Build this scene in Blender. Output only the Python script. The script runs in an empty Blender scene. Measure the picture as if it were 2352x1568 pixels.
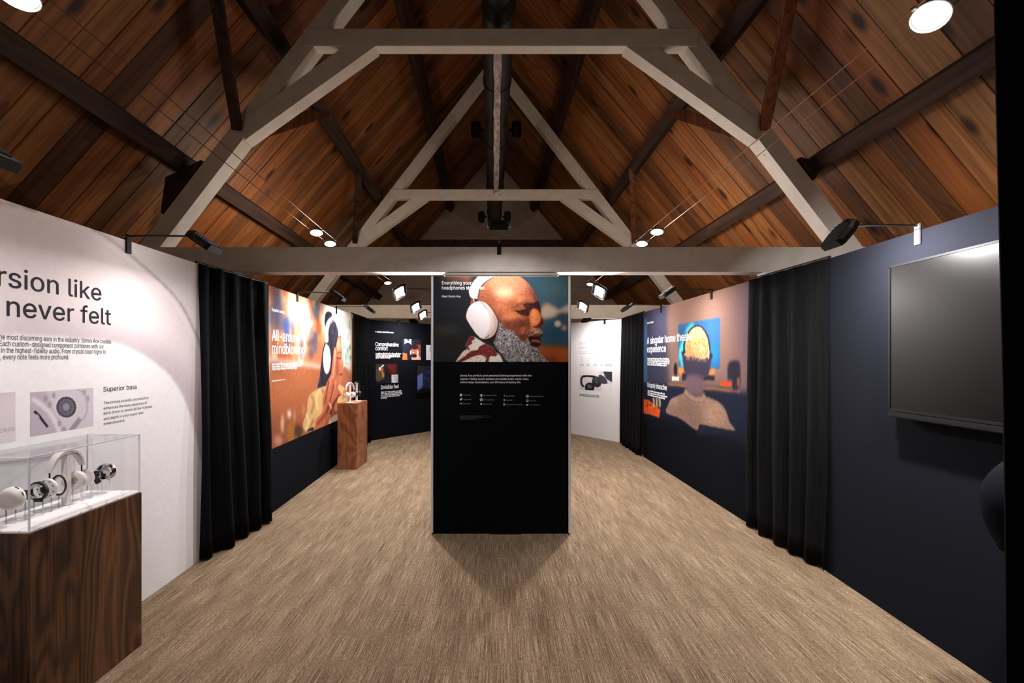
import bpy, bmesh, math, random
import numpy as np
from mathutils import Vector, Matrix, Euler

random.seed(7)
rng = np.random.default_rng(11)
S = bpy.context.scene
COL = S.collection
PI = math.pi

# ------------------------------------------------------------------ camera
F, CX, CY, CAMZ = 1050.0, 1150.0, 822.0, 1.668
cd = bpy.data.cameras.new('camera')
cam = bpy.data.objects.new('camera', cd)
COL.objects.link(cam)
cam.location = (0, 0, CAMZ)
cam.rotation_euler = (PI / 2, 0, 0)
cd.sensor_width = 36.0
cd.lens = 36.0 * F / 2352.0
cd.shift_x = (1176 - CX) / 2352.0
cd.shift_y = (CY - 784) / 2352.0
cd.clip_start = 0.02
S.camera = cam

# ------------------------------------------------------------------ world, exposure
w = bpy.data.worlds.new('world')
S.world = w
w.use_nodes = True
w.node_tree.nodes['Background'].inputs[0].default_value = (0.05, 0.045, 0.04, 1)
w.node_tree.nodes['Background'].inputs[1].default_value = 0.3
S.view_settings.view_transform = 'Standard'
S.view_settings.look = 'None'
S.view_settings.exposure = 0.0
S.view_settings.gamma = 1.0
S.view_settings.use_curve_mapping = False
cy_ = S.cycles
cy_.max_bounces = 5; cy_.diffuse_bounces = 3; cy_.glossy_bounces = 2; cy_.transmission_bounces = 3; cy_.transparent_max_bounces = 8
cy_.sample_clamp_indirect = 3.0; cy_.caustics_reflective = False; cy_.caustics_refractive = False
cy_.use_adaptive_sampling = True; cy_.adaptive_threshold = 0.12

WASH_W = 27.0        # watts of one clip-on flood
ISLAND_W = 60.0      # floods reaching out of the centre stand
CABLE_W = 36.0       # watts of one cable lamp
WARM = (1.0, 0.84, 0.68)
NEUT = (1.0, 0.96, 0.95)

# ------------------------------------------------------------------ colour helpers
def lin(c):
    out = []
    for v in c[:3]:
        v = v / 255.0
        out.append(v / 12.92 if v <= 0.04045 else ((v + 0.055) / 1.055) ** 2.4)
    return tuple(out) + (1.0,)

MATS = {}
def mat(name, rgb=None, rough=0.6, metal=0.0, spec=0.4, **kw):
    if name in MATS:
        return MATS[name]
    m = bpy.data.materials.new(name)
    m.use_nodes = True
    b = m.node_tree.nodes['Principled BSDF']
    if rgb is not None:
        b.inputs['Base Color'].default_value = lin(rgb)
    b.inputs['Roughness'].default_value = rough
    b.inputs['Metallic'].default_value = metal
    b.inputs['Specular IOR Level'].default_value = spec
    for k, v in kw.items():
        b.inputs[k].default_value = v
    MATS[name] = m
    return m

class NT:
    def __init__(self, m):
        self.t = m.node_tree
        self.b = self.t.nodes['Principled BSDF']
    def n(self, typ, **ins):
        nd = self.t.nodes.new(typ)
        for k, v in ins.items():
            if k.startswith('_'):
                setattr(nd, k[1:], v)
            else:
                nd.inputs[k.replace('__', ' ')].default_value = v
        return nd
    def l(self, a, b):
        self.t.links.new(a, b)
    def ramp(self, fac, stops):
        r = self.t.nodes.new('ShaderNodeValToRGB')
        e = r.color_ramp.elements
        while len(e) < len(stops):
            e.new(0.5)
        for i, (p, c) in enumerate(stops):
            e[i].position = p
            e[i].color = lin(c)
        self.l(fac, r.inputs[0])
        return r.outputs[0]
    def mapped(self, scale, rnd=False, coord='Object'):
        tc = self.t.nodes.new('ShaderNodeTexCoord')
        src = tc.outputs[coord]
        if rnd:
            oi = self.t.nodes.new('ShaderNodeObjectInfo')
            mul = self.n('ShaderNodeMath', _operation='MULTIPLY')
            mul.inputs[1].default_value = 60.0
            self.l(oi.outputs['Random'], mul.inputs[0])
            cb = self.t.nodes.new('ShaderNodeCombineXYZ')
            for i in range(3):
                self.l(mul.outputs[0], cb.inputs[i])
            ad = self.n('ShaderNodeVectorMath', _operation='ADD')
            self.l(src, ad.inputs[0]); self.l(cb.outputs[0], ad.inputs[1])
            src = ad.outputs[0]
        mp = self.t.nodes.new('ShaderNodeMapping')
        mp.inputs['Scale'].default_value = scale
        self.l(src, mp.inputs['Vector'])
        return mp.outputs[0]
    def noise(self, vec, scale=1.0, detail=4.0, rough=0.55, dist=0.0):
        nz = self.t.nodes.new('ShaderNodeTexNoise')
        nz.inputs['Scale'].default_value = scale
        nz.inputs['Detail'].default_value = detail
        nz.inputs['Roughness'].default_value = rough
        nz.inputs['Distortion'].default_value = dist
        self.l(vec, nz.inputs['Vector'])
        return nz.outputs['Fac']
    def math(self, op, a, b):
        md = self.n('ShaderNodeMath', _operation=op)
        for i, v in enumerate((a, b)):
            if isinstance(v, (int, float)):
                md.inputs[i].default_value = v
            else:
                self.l(v, md.inputs[i])
        return md.outputs[0]
    def mix(self, fac, a, b, blend='MIX'):
        mx = self.t.nodes.new('ShaderNodeMix')
        mx.data_type = 'RGBA'; mx.blend_type = blend
        for sock, v in ((mx.inputs[0], fac), (mx.inputs[6], a), (mx.inputs[7], b)):
            if isinstance(v, (int, float)):
                sock.default_value = v
            elif isinstance(v, tuple):
                sock.default_value = v
            else:
                self.l(v, sock)
        return mx.outputs[2]
    def bump(self, h, strength=0.3, dist=0.01):
        bp = self.t.nodes.new('ShaderNodeBump')
        bp.inputs['Strength'].default_value = strength
        bp.inputs['Distance'].default_value = dist
        self.l(h, bp.inputs['Height'])
        self.l(bp.outputs[0], self.b.inputs['Normal'])
    def base(self, c):
        self.l(c, self.b.inputs['Base Color'])

def make_materials():
    # carpet: fine streaks that run down the room
    m = mat('carpet', rough=0.95, spec=0.1); t = NT(m)
    a = t.noise(t.mapped((240, 3.6, 1)), 1.0, 3.0, 0.6)
    b = t.noise(t.mapped((420, 40, 1)), 1.0, 2.0, 0.6)
    c = t.noise(t.mapped((9, 1.2, 1)), 1.0, 2.0, 0.5)
    d = t.math('ADD', t.math('MULTIPLY', a, 0.50), t.math('MULTIPLY', b, 0.38))
    d = t.math('ADD', d, t.math('MULTIPLY', c, 0.12))
    t.base(t.ramp(d, [(0.32, (42, 32, 24)), (0.44, (88, 72, 56)), (0.53, (125, 105, 84)), (0.68, (182, 162, 136))]))
    t.bump(d, 0.5, 0.006)
    # knotty stained boards
    m = mat('pine_board', rough=0.62, spec=0.25); t = NT(m)
    oi = t.t.nodes.new('ShaderNodeObjectInfo')
    g = t.noise(t.mapped((0.9, 26, 26), True), 1.0, 5.0, 0.6, 0.4)
    g2 = t.noise(t.mapped((0.35, 6, 6), True), 1.0, 3.0, 0.5, 0.8)
    col = t.ramp(t.math('ADD', t.math('MULTIPLY', g, 0.6), t.math('MULTIPLY', g2, 0.4)),
                 [(0.28, (74, 43, 21)), (0.45, (126, 82, 44)), (0.58, (152, 104, 60)), (0.75, (180, 132, 84))])
    per = t.ramp(oi.outputs['Random'], [(0.0, (150, 140, 134)), (0.2, (214, 196, 180)), (0.45, (255, 246, 236)), (0.65, (232, 196, 160)), (0.85, (255, 240, 224)), (0.93, (225, 228, 240)), (1.0, (240, 244, 255))])
    col = t.mix(1.0, col, per, 'MULTIPLY')
    vo = t.t.nodes.new('ShaderNodeTexVoronoi'); vo.inputs['Scale'].default_value = 1.0
    t.l(t.mapped((1.7, 4.0, 4.0), True), vo.inputs['Vector'])
    sx_ = t.t.nodes.new('ShaderNodeSeparateColor'); t.l(vo.outputs['Color'], sx_.inputs[0])
    kd = t.math('ADD', vo.outputs['Distance'], t.math('MULTIPLY', g, .10))
    kn = t.ramp(kd, [(0.0, (22, 12, 7)), (0.13, (40, 21, 12)), (0.17, (92, 52, 28)), (0.30, (255, 255, 255)), (1.0, (255, 255, 255))])
    col = t.mix(t.math('MULTIPLY', t.math('GREATER_THAN', sx_.outputs[0], 0.42), .92), col, t.mix(1.0, col, kn, 'MULTIPLY'))
    st = t.noise(t.mapped((0.5, 2.2, 2.2), True), 1.0, 2.0, 0.5, 1.2)
    col = t.mix(t.math('MULTIPLY', t.math('GREATER_THAN', st, 0.64), 0.45), col, lin((50, 26, 14)))
    t.base(col); t.bump(g, 0.25, 0.004)
    # dark unpainted timber
    m = mat('dark_timber', rough=0.8, spec=0.2); t = NT(m)
    g = t.noise(t.mapped((9, 0.8, 9)), 1.0, 5.0, 0.6, 0.3)
    t.base(t.ramp(g, [(0.3, (26, 17, 12)), (0.7, (72, 50, 38))])); t.bump(g, 0.5, 0.01)
    m = mat('brown_timber', rough=0.8, spec=0.2); t = NT(m)
    g = t.noise(t.mapped((14, 14, 1.2)), 1.0, 5.0, 0.6, 0.3)
    t.base(t.ramp(g, [(0.3, (52, 27, 15)), (0.7, (122, 70, 40))])); t.bump(g, 0.4, 0.008)
    # white painted beams, nail holes and scuffs
    m = mat('painted_beam', rough=0.7, spec=0.25); t = NT(m)
    g = t.noise(t.mapped((5, 5, 5)), 1.0, 4.0, 0.6)
    col = t.ramp(g, [(0.3, (208, 199, 190)), (0.7, (226, 218, 210))])
    vo = t.t.nodes.new('ShaderNodeTexVoronoi'); vo.inputs['Scale'].default_value = 3.2
    t.l(t.mapped((1, 1, 1)), vo.inputs['Vector'])
    col = t.mix(0.8, col, t.ramp(vo.outputs['Distance'], [(0.0, (45, 36, 30)), (0.022, (70, 55, 46)), (0.045, (255, 255, 255)), (1.0, (255, 255, 255))]), 'MULTIPLY')
    t.base(col); t.bump(t.noise(t.mapped((30, 30, 30)), 1.0, 4.0), 0.3, 0.006)
    m = mat('plaster', rough=0.9, spec=0.1); t = NT(m)
    g = t.noise(t.mapped((2, 2, 2)), 1.0, 4.0)
    t.base(t.ramp(g, [(0.3, (168, 150, 134)), (0.7, (184, 166, 150))])); t.bump(t.noise(t.mapped((60, 60, 60)), 1.0, 2.0), 0.15, 0.004)
    # walnut veneer, grain upright
    for nm, cols in (('walnut', [(0.30, (44, 24, 13)), (0.48, (84, 52, 31)), (0.62, (110, 72, 45)), (0.78, (134, 92, 62))]),
                     ('walnut_light', [(0.30, (104, 62, 38)), (0.5, (142, 88, 56)), (0.75, (172, 114, 76))])):
        m = mat(nm, rough=0.42, spec=0.4); t = NT(m)
        v = t.mapped((1.6, 1.6, 0.55), True)
        g = t.noise(v, 1.6, 2.0, 0.5, 0.5)
        wv = t.math('SINE', t.math('MULTIPLY', g, 95.0), 0.0)
        fn = t.noise(t.mapped((90, 90, 2.5), True), 1.0, 3.0, 0.6)
        d = t.math('ADD', t.math('MULTIPLY', wv, 0.10), t.math('ADD', t.math('MULTIPLY', fn, 0.55), t.math('MULTIPLY', g, 0.42)))
        t.base(t.ramp(d, cols))
    # printed vinyl (colour stored in the print itself)
    for nm, rough, leather in (('print', 0.6, False), ('leather_print', 0.55, True)):
        m = mat(nm, rough=.85, spec=0.02); t = NT(m)
        at = t.t.nodes.new('ShaderNodeVertexColor'); at.layer_name = 'ink'
        t.base(at.outputs[0])
        if leather:
            vo = t.t.nodes.new('ShaderNodeTexVoronoi'); vo.inputs['Scale'].default_value = 85.0
            t.l(t.mapped((1, 1, 1)), vo.inputs['Vector'])
            t.bump(vo.outputs['Distance'], 0.07, 0.003)
    m = mat('curtain_cloth', rough=0.9, spec=0.05); t = NT(m)
    g = t.noise(t.mapped((50, 50, 2)), 1.0, 3.0)
    t.base(t.ramp(g, [(0.3, (11, 11, 12)), (0.7, (18, 18, 19))]))
    m = mat('navy_board', rough=0.85, spec=0.02); t = NT(m)
    t.base(t.ramp(t.noise(t.mapped((40, 40, 40)), 1.0, 2.0), [(0.3, (17, 18, 23)), (0.7, (20, 21, 27))]))
    mat('black_board', (12, 13, 17), 0.85, spec=0.02)
    mat('tv_wall_board', (22, 23, 29), 0.8, spec=0.02)
    mat('white_board', (226, 222, 222), 0.5, spec=0.3)
    mat('white_ink', (238, 238, 242), 0.5)
    mat('grey_ink', (150, 150, 156), 0.5)
    mat('dim_ink', (66, 68, 74), 0.5)
    mat('dark_ink', (30, 31, 38), 0.7, spec=.1)
    mat('black_metal', (9, 9, 10), 0.5, spec=0.3)
    mat('steel', (120, 120, 124), 0.35, metal=0.9)
    mat('chrome', (215, 210, 210), 0.12, metal=1.0)
    mat('aluminium', (226, 221, 226), 0.35, metal=0.15)
    mat('tv_screen', (6, 5, 5), 0.30, spec=0.14)
    mat('tv_frame', (15, 14, 15), 0.5, spec=.1)
    mat('white_plastic', (232, 226, 222), 0.4)
    mat('shell_white', (222, 214, 208), 0.5)
    mat('cushion_white', (214, 206, 200), 0.7)
    mat('dark_plastic', (34, 31, 31), 0.45)
    mat('charcoal_cloth', (15, 16, 22), 0.9, spec=0.03)
    for nm, edge in (('acrylic', .02), ('acrylic_rod', .22), ('acrylic_edge', .62)):
        m = mat(nm, (240, 238, 246), 0.05); t = NT(m)
        tr_ = t.t.nodes.new('ShaderNodeBsdfTransparent'); tr_.inputs[0].default_value = (.985, .985, .99, 1)
        lw = t.t.nodes.new('ShaderNodeLayerWeight'); lw.inputs['Blend'].default_value = .5
        gl = t.t.nodes.new('ShaderNodeBsdfGlossy'); gl.inputs['Roughness'].default_value = .03
        pw = t.math('MULTIPLY', t.math('POWER', lw.outputs['Facing'], 4.0), .45)
        mx = t.t.nodes.new('ShaderNodeMixShader'); t.l(t.math('ADD', pw, edge), mx.inputs[0])
        t.l(tr_.outputs[0], mx.inputs[1]); t.l(gl.outputs[0] if nm == 'acrylic' else t.b.outputs[0], mx.inputs[2])
        t.l(mx.outputs[0], t.t.nodes['Material Output'].inputs['Surface'])
    mat('duct_paint', (30, 33, 34), 0.42, metal=0.3)
    mat('cable_metal', (96, 66, 48), 0.35, metal=0.8)
    m = mat('marble', rough=0.3, spec=0.4); t = NT(m)
    g = t.noise(t.mapped((2.2, 2.2, 2.2)), 1.0, 4.0, 0.5, 1.6)
    t.base(t.ramp(g, [(0.0, (244, 240, 238)), (0.48, (246, 243, 241)), (0.5, (206, 200, 200)), (0.515, (246, 243, 241)), (1.0, (244, 240, 238))]))
    for nm, col, st in (('flood_glow', (1, 0.95, 0.9), 30.0), ('cable_glow', (1, 0.86, 0.66), 16.0), ('led_amber', (1, 0.55, 0.15), 1.5), ('led_white', (1, 0.95, 0.85), 2.5)):
        m = mat(nm, (200, 200, 200)); bb = m.node_tree.nodes['Principled BSDF']
        bb.inputs['Emission Color'].default_value = col + (1,)
        bb.inputs['Emission Strength'].default_value = st
        m.cycles.emission_sampling = 'NONE'
    m = mat('rough_batten', rough=0.6, spec=0.35); t = NT(m)
    g = t.noise(t.mapped((22, 5, 22)), 1.0, 5.0, 0.65, 0.8)
    t.base(t.ramp(g, [(0.3, (96, 82, 80)), (0.5, (180, 160, 156)), (0.7, (226, 208, 202))])); t.bump(g, 0.8, 0.02)
make_materials()

# ------------------------------------------------------------------ mesh helpers
class MB:
    """collects shapes; build() links them as one mesh object"""
    def __init__(self):
        self.v, self.f, self.sm = [], [], []
    def add(self, vs, fs, smooth=False):
        o = len(self.v)
        self.v += [tuple(p) for p in vs]
        self.f += [tuple(i + o for i in f) for f in fs]
        self.sm += [smooth] * len(fs)
        return self
    def box(self, x0, x1, y0, y1, z0, z1, M=None):
        vs = [Vector((x, y, z)) for x in (x0, x1) for y in (y0, y1) for z in (z0, z1)]
        if M is not None:
            vs = [M @ p for p in vs]
        fs = [(0, 1, 3, 2), (4, 6, 7, 5), (0, 4, 5, 1), (2, 3, 7, 6), (0, 2, 6, 4), (1, 5, 7, 3)]
        return self.add(vs, fs)
    def bbox(self, x0, x1, y0, y1, z0, z1, b=0.004, M=None):
        bm = bmesh.new()
        r = bmesh.ops.create_cube(bm, size=1.0)
        for v in bm.verts:
            v.co = Vector(((x0 + x1) / 2 + v.co.x * (x1 - x0), (y0 + y1) / 2 + v.co.y * (y1 - y0), (z0 + z1) / 2 + v.co.z * (z1 - z0)))
        bmesh.ops.bevel(bm, geom=bm.edges[:], offset=b, segments=2, affect='EDGES')
        self.frombm(bm, M)
        return self
    def frombm(self, bm, M=None, smooth=False):
        bm.verts.index_update()
        vs = [(M @ v.co) if M is not None else v.co.copy() for v in bm.verts]
        self.add(vs, [[v.index for v in f.verts] for f in bm.faces], smooth)
        bm.free()
        return self
    def prism(self, prof, a, b, axis='y', M=None):
        """prof: list of 2-D points; extruded between a and b along axis"""
        def P(p, t):
            if axis == 'y': return Vector((p[0], t, p[1]))
            if axis == 'x': return Vector((t, p[0], p[1]))
            return Vector((p[0], p[1], t))
        n = len(prof)
        vs = [P(p, a) for p in prof] + [P(p, b) for p in prof]
        if M is not None:
            vs = [M @ p for p in vs]
        fs = [tuple(range(n)), tuple(range(2 * n - 1, n - 1, -1))]
        fs += [(i, i + n, (i + 1) % n + n, (i + 1) % n) for i in range(n)]
        return self.add(vs, fs)
    def tube(self, pts, r, seg=8, cap=True, closed=False):
        pts = [Vector(p) for p in pts]
        n = len(pts)
        rr = r if isinstance(r, (list, tuple)) else [r] * n
        up = None
        vs = []
        for i in range(n):
            a = pts[i - 1] if (i > 0 or closed) else pts[i]
            b = pts[(i + 1) % n] if (i < n - 1 or closed) else pts[i]
            d = (b - a).normalized()
            if up is None:
                up = d.orthogonal().normalized()
            up = (up - d * up.dot(d)).normalized()
            sd = d.cross(up)
            for k in range(seg):
                an = 2 * PI * k / seg
                vs.append(pts[i] + (up * math.cos(an) + sd * math.sin(an)) * rr[i])
        fs = []
        for i in range(n if closed else n - 1):
            j = (i + 1) % n
            for k in range(seg):
                fs.append((i * seg + k, i * seg + (k + 1) % seg, j * seg + (k + 1) % seg, j * seg + k))
        if cap and not closed:
            fs.append(tuple(range(seg - 1, -1, -1)))
            fs.append(tuple((n - 1) * seg + k for k in range(seg)))
        return self.add(vs, fs, True)
    def lathe(self, prof, seg=24, M=None, closed=False):
        """prof: (radius, height) pairs about local z"""
        vs, fs = [], []
        n = len(prof)
        for (r, z) in prof:
            for k in range(seg):
                a = 2 * PI * k / seg
                p = Vector((r * math.cos(a), r * math.sin(a), z))
                vs.append(M @ p if M is not None else p)
        for i in range(n if closed else n - 1):
            j = (i + 1) % n
            for k in range(seg):
                fs.append((i * seg + k, i * seg + (k + 1) % seg, j * seg + (k + 1) % seg, j * seg + k))
        if not closed:
            if prof[0][0] > 1e-4: fs.append(tuple(range(seg - 1, -1, -1)))
            if prof[-1][0] > 1e-4: fs.append(tuple((n - 1) * seg + k for k in range(seg)))
        return self.add(vs, fs, True)
    def mesh(self, name, m):
        me = bpy.data.meshes.new(name)
        me.from_pydata(self.v, [], self.f)
        me.materials.append(MATS[m] if isinstance(m, str) else m)
        bm = bmesh.new(); bm.from_mesh(me)
        bmesh.ops.recalc_face_normals(bm, faces=bm.faces[:])
        bm.to_mesh(me); bm.free()
        me.polygons.foreach_set('use_smooth', self.sm)
        if any(self.sm):
            try:
                me.set_sharp_from_angle(angle=math.radians(40))
            except Exception:
                pass
        return me
    def build(self, name, m, parent=None, loc=None, rot=None):
        return link(name, self.mesh(name, m), parent, loc, rot)

def link(name, me, parent=None, loc=None, rot=None):
    o = bpy.data.objects.new(name, me)
    COL.objects.link(o)
    if parent is not None: o.parent = parent
    if loc is not None: o.location = loc
    if rot is not None: o.rotation_euler = rot
    return o

def tag(o, label=None, cat=None, group=None, kind=None):
    if label: o['label'] = label
    if cat: o['category'] = cat
    if group: o['group'] = group
    if kind: o['kind'] = kind
    return o

def empty(name, loc=(0, 0, 0), rot=(0, 0, 0)):
    o = bpy.data.objects.new(name, None)
    o.empty_display_size = 0.1
    COL.objects.link(o)
    o.location = loc; o.rotation_euler = rot
    return o

def frame(o, x, y, z):
    """matrix with given axes and origin"""
    return Matrix(((x[0], y[0], z[0], o[0]), (x[1], y[1], z[1], o[1]), (x[2], y[2], z[2], o[2]), (0, 0, 0, 1)))

# ================================================================== STRUCTURE
YG, YB = 13.55, -2.6                       # gable wall, wall behind the camera
XS, ZS, Y1, Y2 = -0.029, -0.027, 4.75, 8.96
K, RZ = 1.2, CAMZ + 6.27                   # roof slope and ridge height at the first truss
KT, TZ = 1.30, CAMZ + 6.06                 # truss slope and apex
HX = 4.3
def sh(y): return XS * (y - Y1), ZS * (y - Y1)

fl = MB().box(-HX - .2, HX + .2, YB - .1, YG + .1, -0.1, 0).build('floor', 'carpet')
tag(fl, 'beige streaked carpet floor', kind='structure')

def gable(name, y, t):
    dx, dz = sh(y)
    p = [(-HX - .15, -0.0), (HX + .15, -0.0), (HX + .15 + dx, RZ - K * (HX + .15) + dz), (dx, RZ + dz), (-HX - .15 + dx, RZ - K * (HX + .15) + dz)]
    o = MB().prism(p, y, y + t).build(name, 'plaster')
    o['kind'] = 'structure'
    return o
gw = gable('wall_back', YG, .12); tag(gw, 'beige plaster gable end wall under the roof')
gn = gable('wall_front', YB - .12, .12); tag(gn, 'plaster gable wall behind the viewer')
for s, nm in ((-1, 'wall_left'), (1, 'wall_right')):
    o = MB().box(s * HX, s * (HX + .12), YB, YG, 0, RZ - K * HX + .25).build(nm, 'plaster')
    tag(o, 'plaster side wall of the hall, %s' % ('left' if s < 0 else 'right'), kind='structure')

# ceiling: every board is its own piece
ceil = MB()
for s in (-1, 1):
    q = []
    for y in (YB, YG):
        dx, dz = sh(y)
        for x in (0, HX + .25):
            q.append((s * x + dx, y, RZ - K * x + dz + .05))
    ceil.add(q + [(a, b, c + .06) for a, b, c in q], [(0, 1, 3, 2), (4, 6, 7, 5), (0, 2, 6, 4), (1, 5, 7, 3), (0, 4, 5, 1), (2, 3, 7, 6)])
ceil = ceil.build('ceiling', 'dark_timber')
tag(ceil, 'steep roof lined with knotty stained boards', kind='structure')
WID = [0.18, 0.21, 0.24, 0.27, 0.30]
LB = (HX + .2) * math.sqrt(1 + K * K)
bmeshes = [MB().bbox(0, LB, -wd / 2 + .0025, wd / 2 - .0025, -.022, 0, .003).mesh('board', 'pine_board') for wd in WID]
for s in (-1, 1):
    y = YB
    e = Vector((XS, 1, ZS)).normalized()
    d0 = Vector((s, 0, -K)).normalized()
    n = (d0.cross(e)).normalized()
    if n.z < 0: n = -n
    d = (d0 - e * d0.dot(e)).normalized()
    ey = n.cross(d)
    while y < YG:
        i = random.randrange(5)
        yc = y + WID[i] / 2
        dx, dz = sh(yc)
        o = link('board', bmeshes[i], ceil)
        org = Vector((dx, yc, RZ + dz + .05)) + n * (random.uniform(-.004, .004) - .012)
        o.matrix_world = frame(org, d, ey, n)
        y += WID[i]

# purlins, rafters over the trusses
PUR = [(3.44, 'lower'), (2.42, 'upper'), (1.30, 'top')]
for s in (-1, 1):
    side = 'left' if s < 0 else 'right'
    d = Vector((s, 0, -K)).normalized(); nn = Vector((s * K, 0, 1)).normalized()
    for px, which in PUR:
        hh = .20 if which != 'top' else .16
        mb = MB(); vs = []
        for y in (YB, YG):
            dx, dz = sh(y)
            c = Vector((s * px + dx, y, RZ - K * px + dz)) - nn * 0.0
            for a, b in ((-.08, .05), (.08, .05), (.08, -hh), (-.08, -hh)):
                vs.append(c + d * a + nn * b)
        mb.add(vs, [(0, 1, 2, 3), (7, 6, 5, 4), (0, 4, 5, 1), (1, 5, 6, 2), (2, 6, 7, 3), (3, 7, 4, 0)])
        o = mb.build('purlin', 'dark_timber')
        tag(o, 'dark timber purlin along the %s roof slope, the %s one' % (side, which), 'purlin', 'dark roof purlins', 'structure')

def truss(y, which):
    dx, dz = sh(y)
    r = empty('roof_truss', (dx, y, dz))
    tag(r, 'white painted timber roof truss, the %s one' % which, 'roof truss', 'white roof trusses', 'structure')
    B = 'painted_beam'
    tb, tt = CAMZ + .896, CAMZ + 1.154
    MB().bbox(-HX, HX, 0, .20, tb, tt, .006).build('tie_beam', B, r)
    apex = TZ; wv = .225
    for s in (-1, 1):
        def xo(z): return (apex - z) / KT
        zt, zb = apex - .10, tt
        p = [(s * xo(zb), zb), (s * (xo(zb) - wv), zb), (s * .02, apex - .02 - wv * KT), (s * .02, apex - .02)]
        MB().prism(p, .01, .19).build('rafter', B, r)
        # knee brace from collar to rafter
        k0, k1 = (1.298, CAMZ + 3.235), (2.66, CAMZ + 2.26)
        th = .225
        p = [(s * k0[0], k0[1] + .004), (s * k1[0], k1[1]), (s * k1[0], k1[1] + th), (s * (k0[0] + .325), k0[1] + .004)]
        MB().prism(p, -.004, .155).build('knee_brace', B, r)
    cb, ct = CAMZ + 3.239, CAMZ + 3.42
    xc = (apex - cb) / KT - .12
    MB().bbox(-xc, xc, -.008, .13, cb, ct, .006).build('collar_beam', B, r)
    return r
truss(Y1, 'nearest, crossing the whole room')
truss(Y2, 'far one, smaller in view')

# dark cross ties at the gable
for z, hl, nm in ((CAMZ + 3.42, 2.25, 'lower, longer'), (CAMZ + 4.72, 1.3, 'upper, shorter')):
    y = 12.7; dx, dz = sh(y)
    o = MB().bbox(dx - hl, dx + hl, y, y + .16, z + dz - .08, z + dz + .08, .006).build('cross_tie', 'dark_timber')
    tag(o, 'dark timber tie across the gable end, the %s one' % nm, 'beam', 'dark cross ties', 'structure')

# wind braces and cleats between trusses and purlins
def beam_between(name, a, b, wd, hg, m, label):
    a, b = Vector(a), Vector(b)
    d = (b - a).normalized()
    sd = d.cross(Vector((0, 0, 1))).normalized(); up = sd.cross(d)
    M = frame(a, sd, d, up)
    o = MB().bbox(-wd / 2, wd / 2, 0, (b - a).length, -hg / 2, hg / 2, .004, M).build(name, m)
    return tag(o, label, 'roof brace', 'roof wind braces', 'structure')
for ty, tn in ((Y1, 'near'), (Y2, 'far')):
    for s, sn in ((-1, 'left'), (1, 'right')):
        for q, qn in ((-1, 'towards the viewer'), (1, 'away from the viewer')):
            y0 = ty + (0.0 if q < 0 else .2); y1 = ty + q * 1.3
            a = (s * 2.74 + sh(y0)[0], y0, CAMZ + 2.40 + sh(y0)[1]); b = (s * 2.28 + sh(y1)[0], y1, CAMZ + 3.30 + sh(y1)[1])
            beam_between('wind_brace', a, b, .09, .13, 'brown_timber' if (s > 0 or q > 0) else 'dark_timber',
                         'timber wind brace, %s of the %s truss, leaning %s' % (sn, tn, qn))
        # cleat under the lower purlin
        dx, dz = sh(ty)
        p = [(3.10, 2.05), (3.47, 1.87), (3.52, 1.50)] if s < 0 else [(3.10, 2.08), (3.34, 2.02), (3.26, 1.86)]
        mb = MB().prism([(s * u + dx, CAMZ + v + dz) for u, v in p], ty - .02, ty + .18)
        o = mb.build('purlin_cleat', 'dark_timber')
        tag(o, 'dark timber cleat under the purlin, %s side of the %s truss' % (sn, tn), 'roof brace', 'purlin cleats', 'structure')

# rough batten on the collars under the duct
dx2, dz2 = sh(Y2)
mb = MB(); vs = []
N = 26
for i in range(N + 1):
    t = i / N; y = Y1 + .13 + (Y2 - Y1 - .14) * t
    x = -.03 - .06 * t; z = CAMZ + 3.27 + (dz2 + .09) * t
    a = .042 + random.uniform(-.006, .006); jx = random.uniform(-.005, .005); jz = random.uniform(-.008, .008)
    vs += [(x - a + jx, y, z + jz), (x + a + jx, y, z + jz), (x + a, y, z + .14), (x - a, y, z + .14)]
fs = [(0, 1, 2, 3), tuple(4 * N + k for k in (3, 2, 1, 0))]
for i in range(N):
    for k in range(4):
        fs.append((4 * i + k, 4 * i + (k + 1) % 4, 4 * i + 4 + (k + 1) % 4, 4 * i + 4 + k))
o = mb.add(vs, fs).build('roof_batten', 'rough_batten')
tag(o, 'rough weathered batten running between the two collar beams', 'beam', kind='structure')
mb = MB()
mb.tube([(-.10, 7.9, CAMZ + 3.20), (-.13, 8.2, CAMZ + 3.14), (-.12, 8.5, CAMZ + 3.17), (-.14, 8.7, CAMZ + 3.12), (-.08, 8.75, CAMZ + 3.19)], .004, 5)
mb.tube([(-.05, 8.6, CAMZ + 3.2), (.02, 8.65, CAMZ + 3.13), (.0, 8.75, CAMZ + 3.10), (-.06, 8.8, CAMZ + 3.17)], .004, 5)
o = mb.build('loose_wire', 'steel'); tag(o, 'thin loose wire curling from the rough batten', 'wire')

# boarded hatch high on the gable
hx, hz = sh(YG)[0], 0
fr = empty('window_1', (hx, YG, CAMZ + 2.15)); tag(fr, 'beige framed hatch on the gable wall', kind='structure')
mb = MB()
for a, b, c, d_ in ((-.84, -.70, 0, 1.25), (.70, .84, 0, 1.25), (-.84, .84, 1.15, 1.29), (-.84, .84, -.04, .06)):
    mb.bbox(a, b, -.06, 0, c, d_, .01)
mb.build('window_frame', 'plaster', fr)
MB().bbox(-.69, .69, -.02, 0, .06, 1.14, .01).build('pane', 'plaster', fr)
MB().bbox(-.62, .62, -.035, -.005, .0, 1.02, .015).build('shutter', 'plaster', fr)

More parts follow.
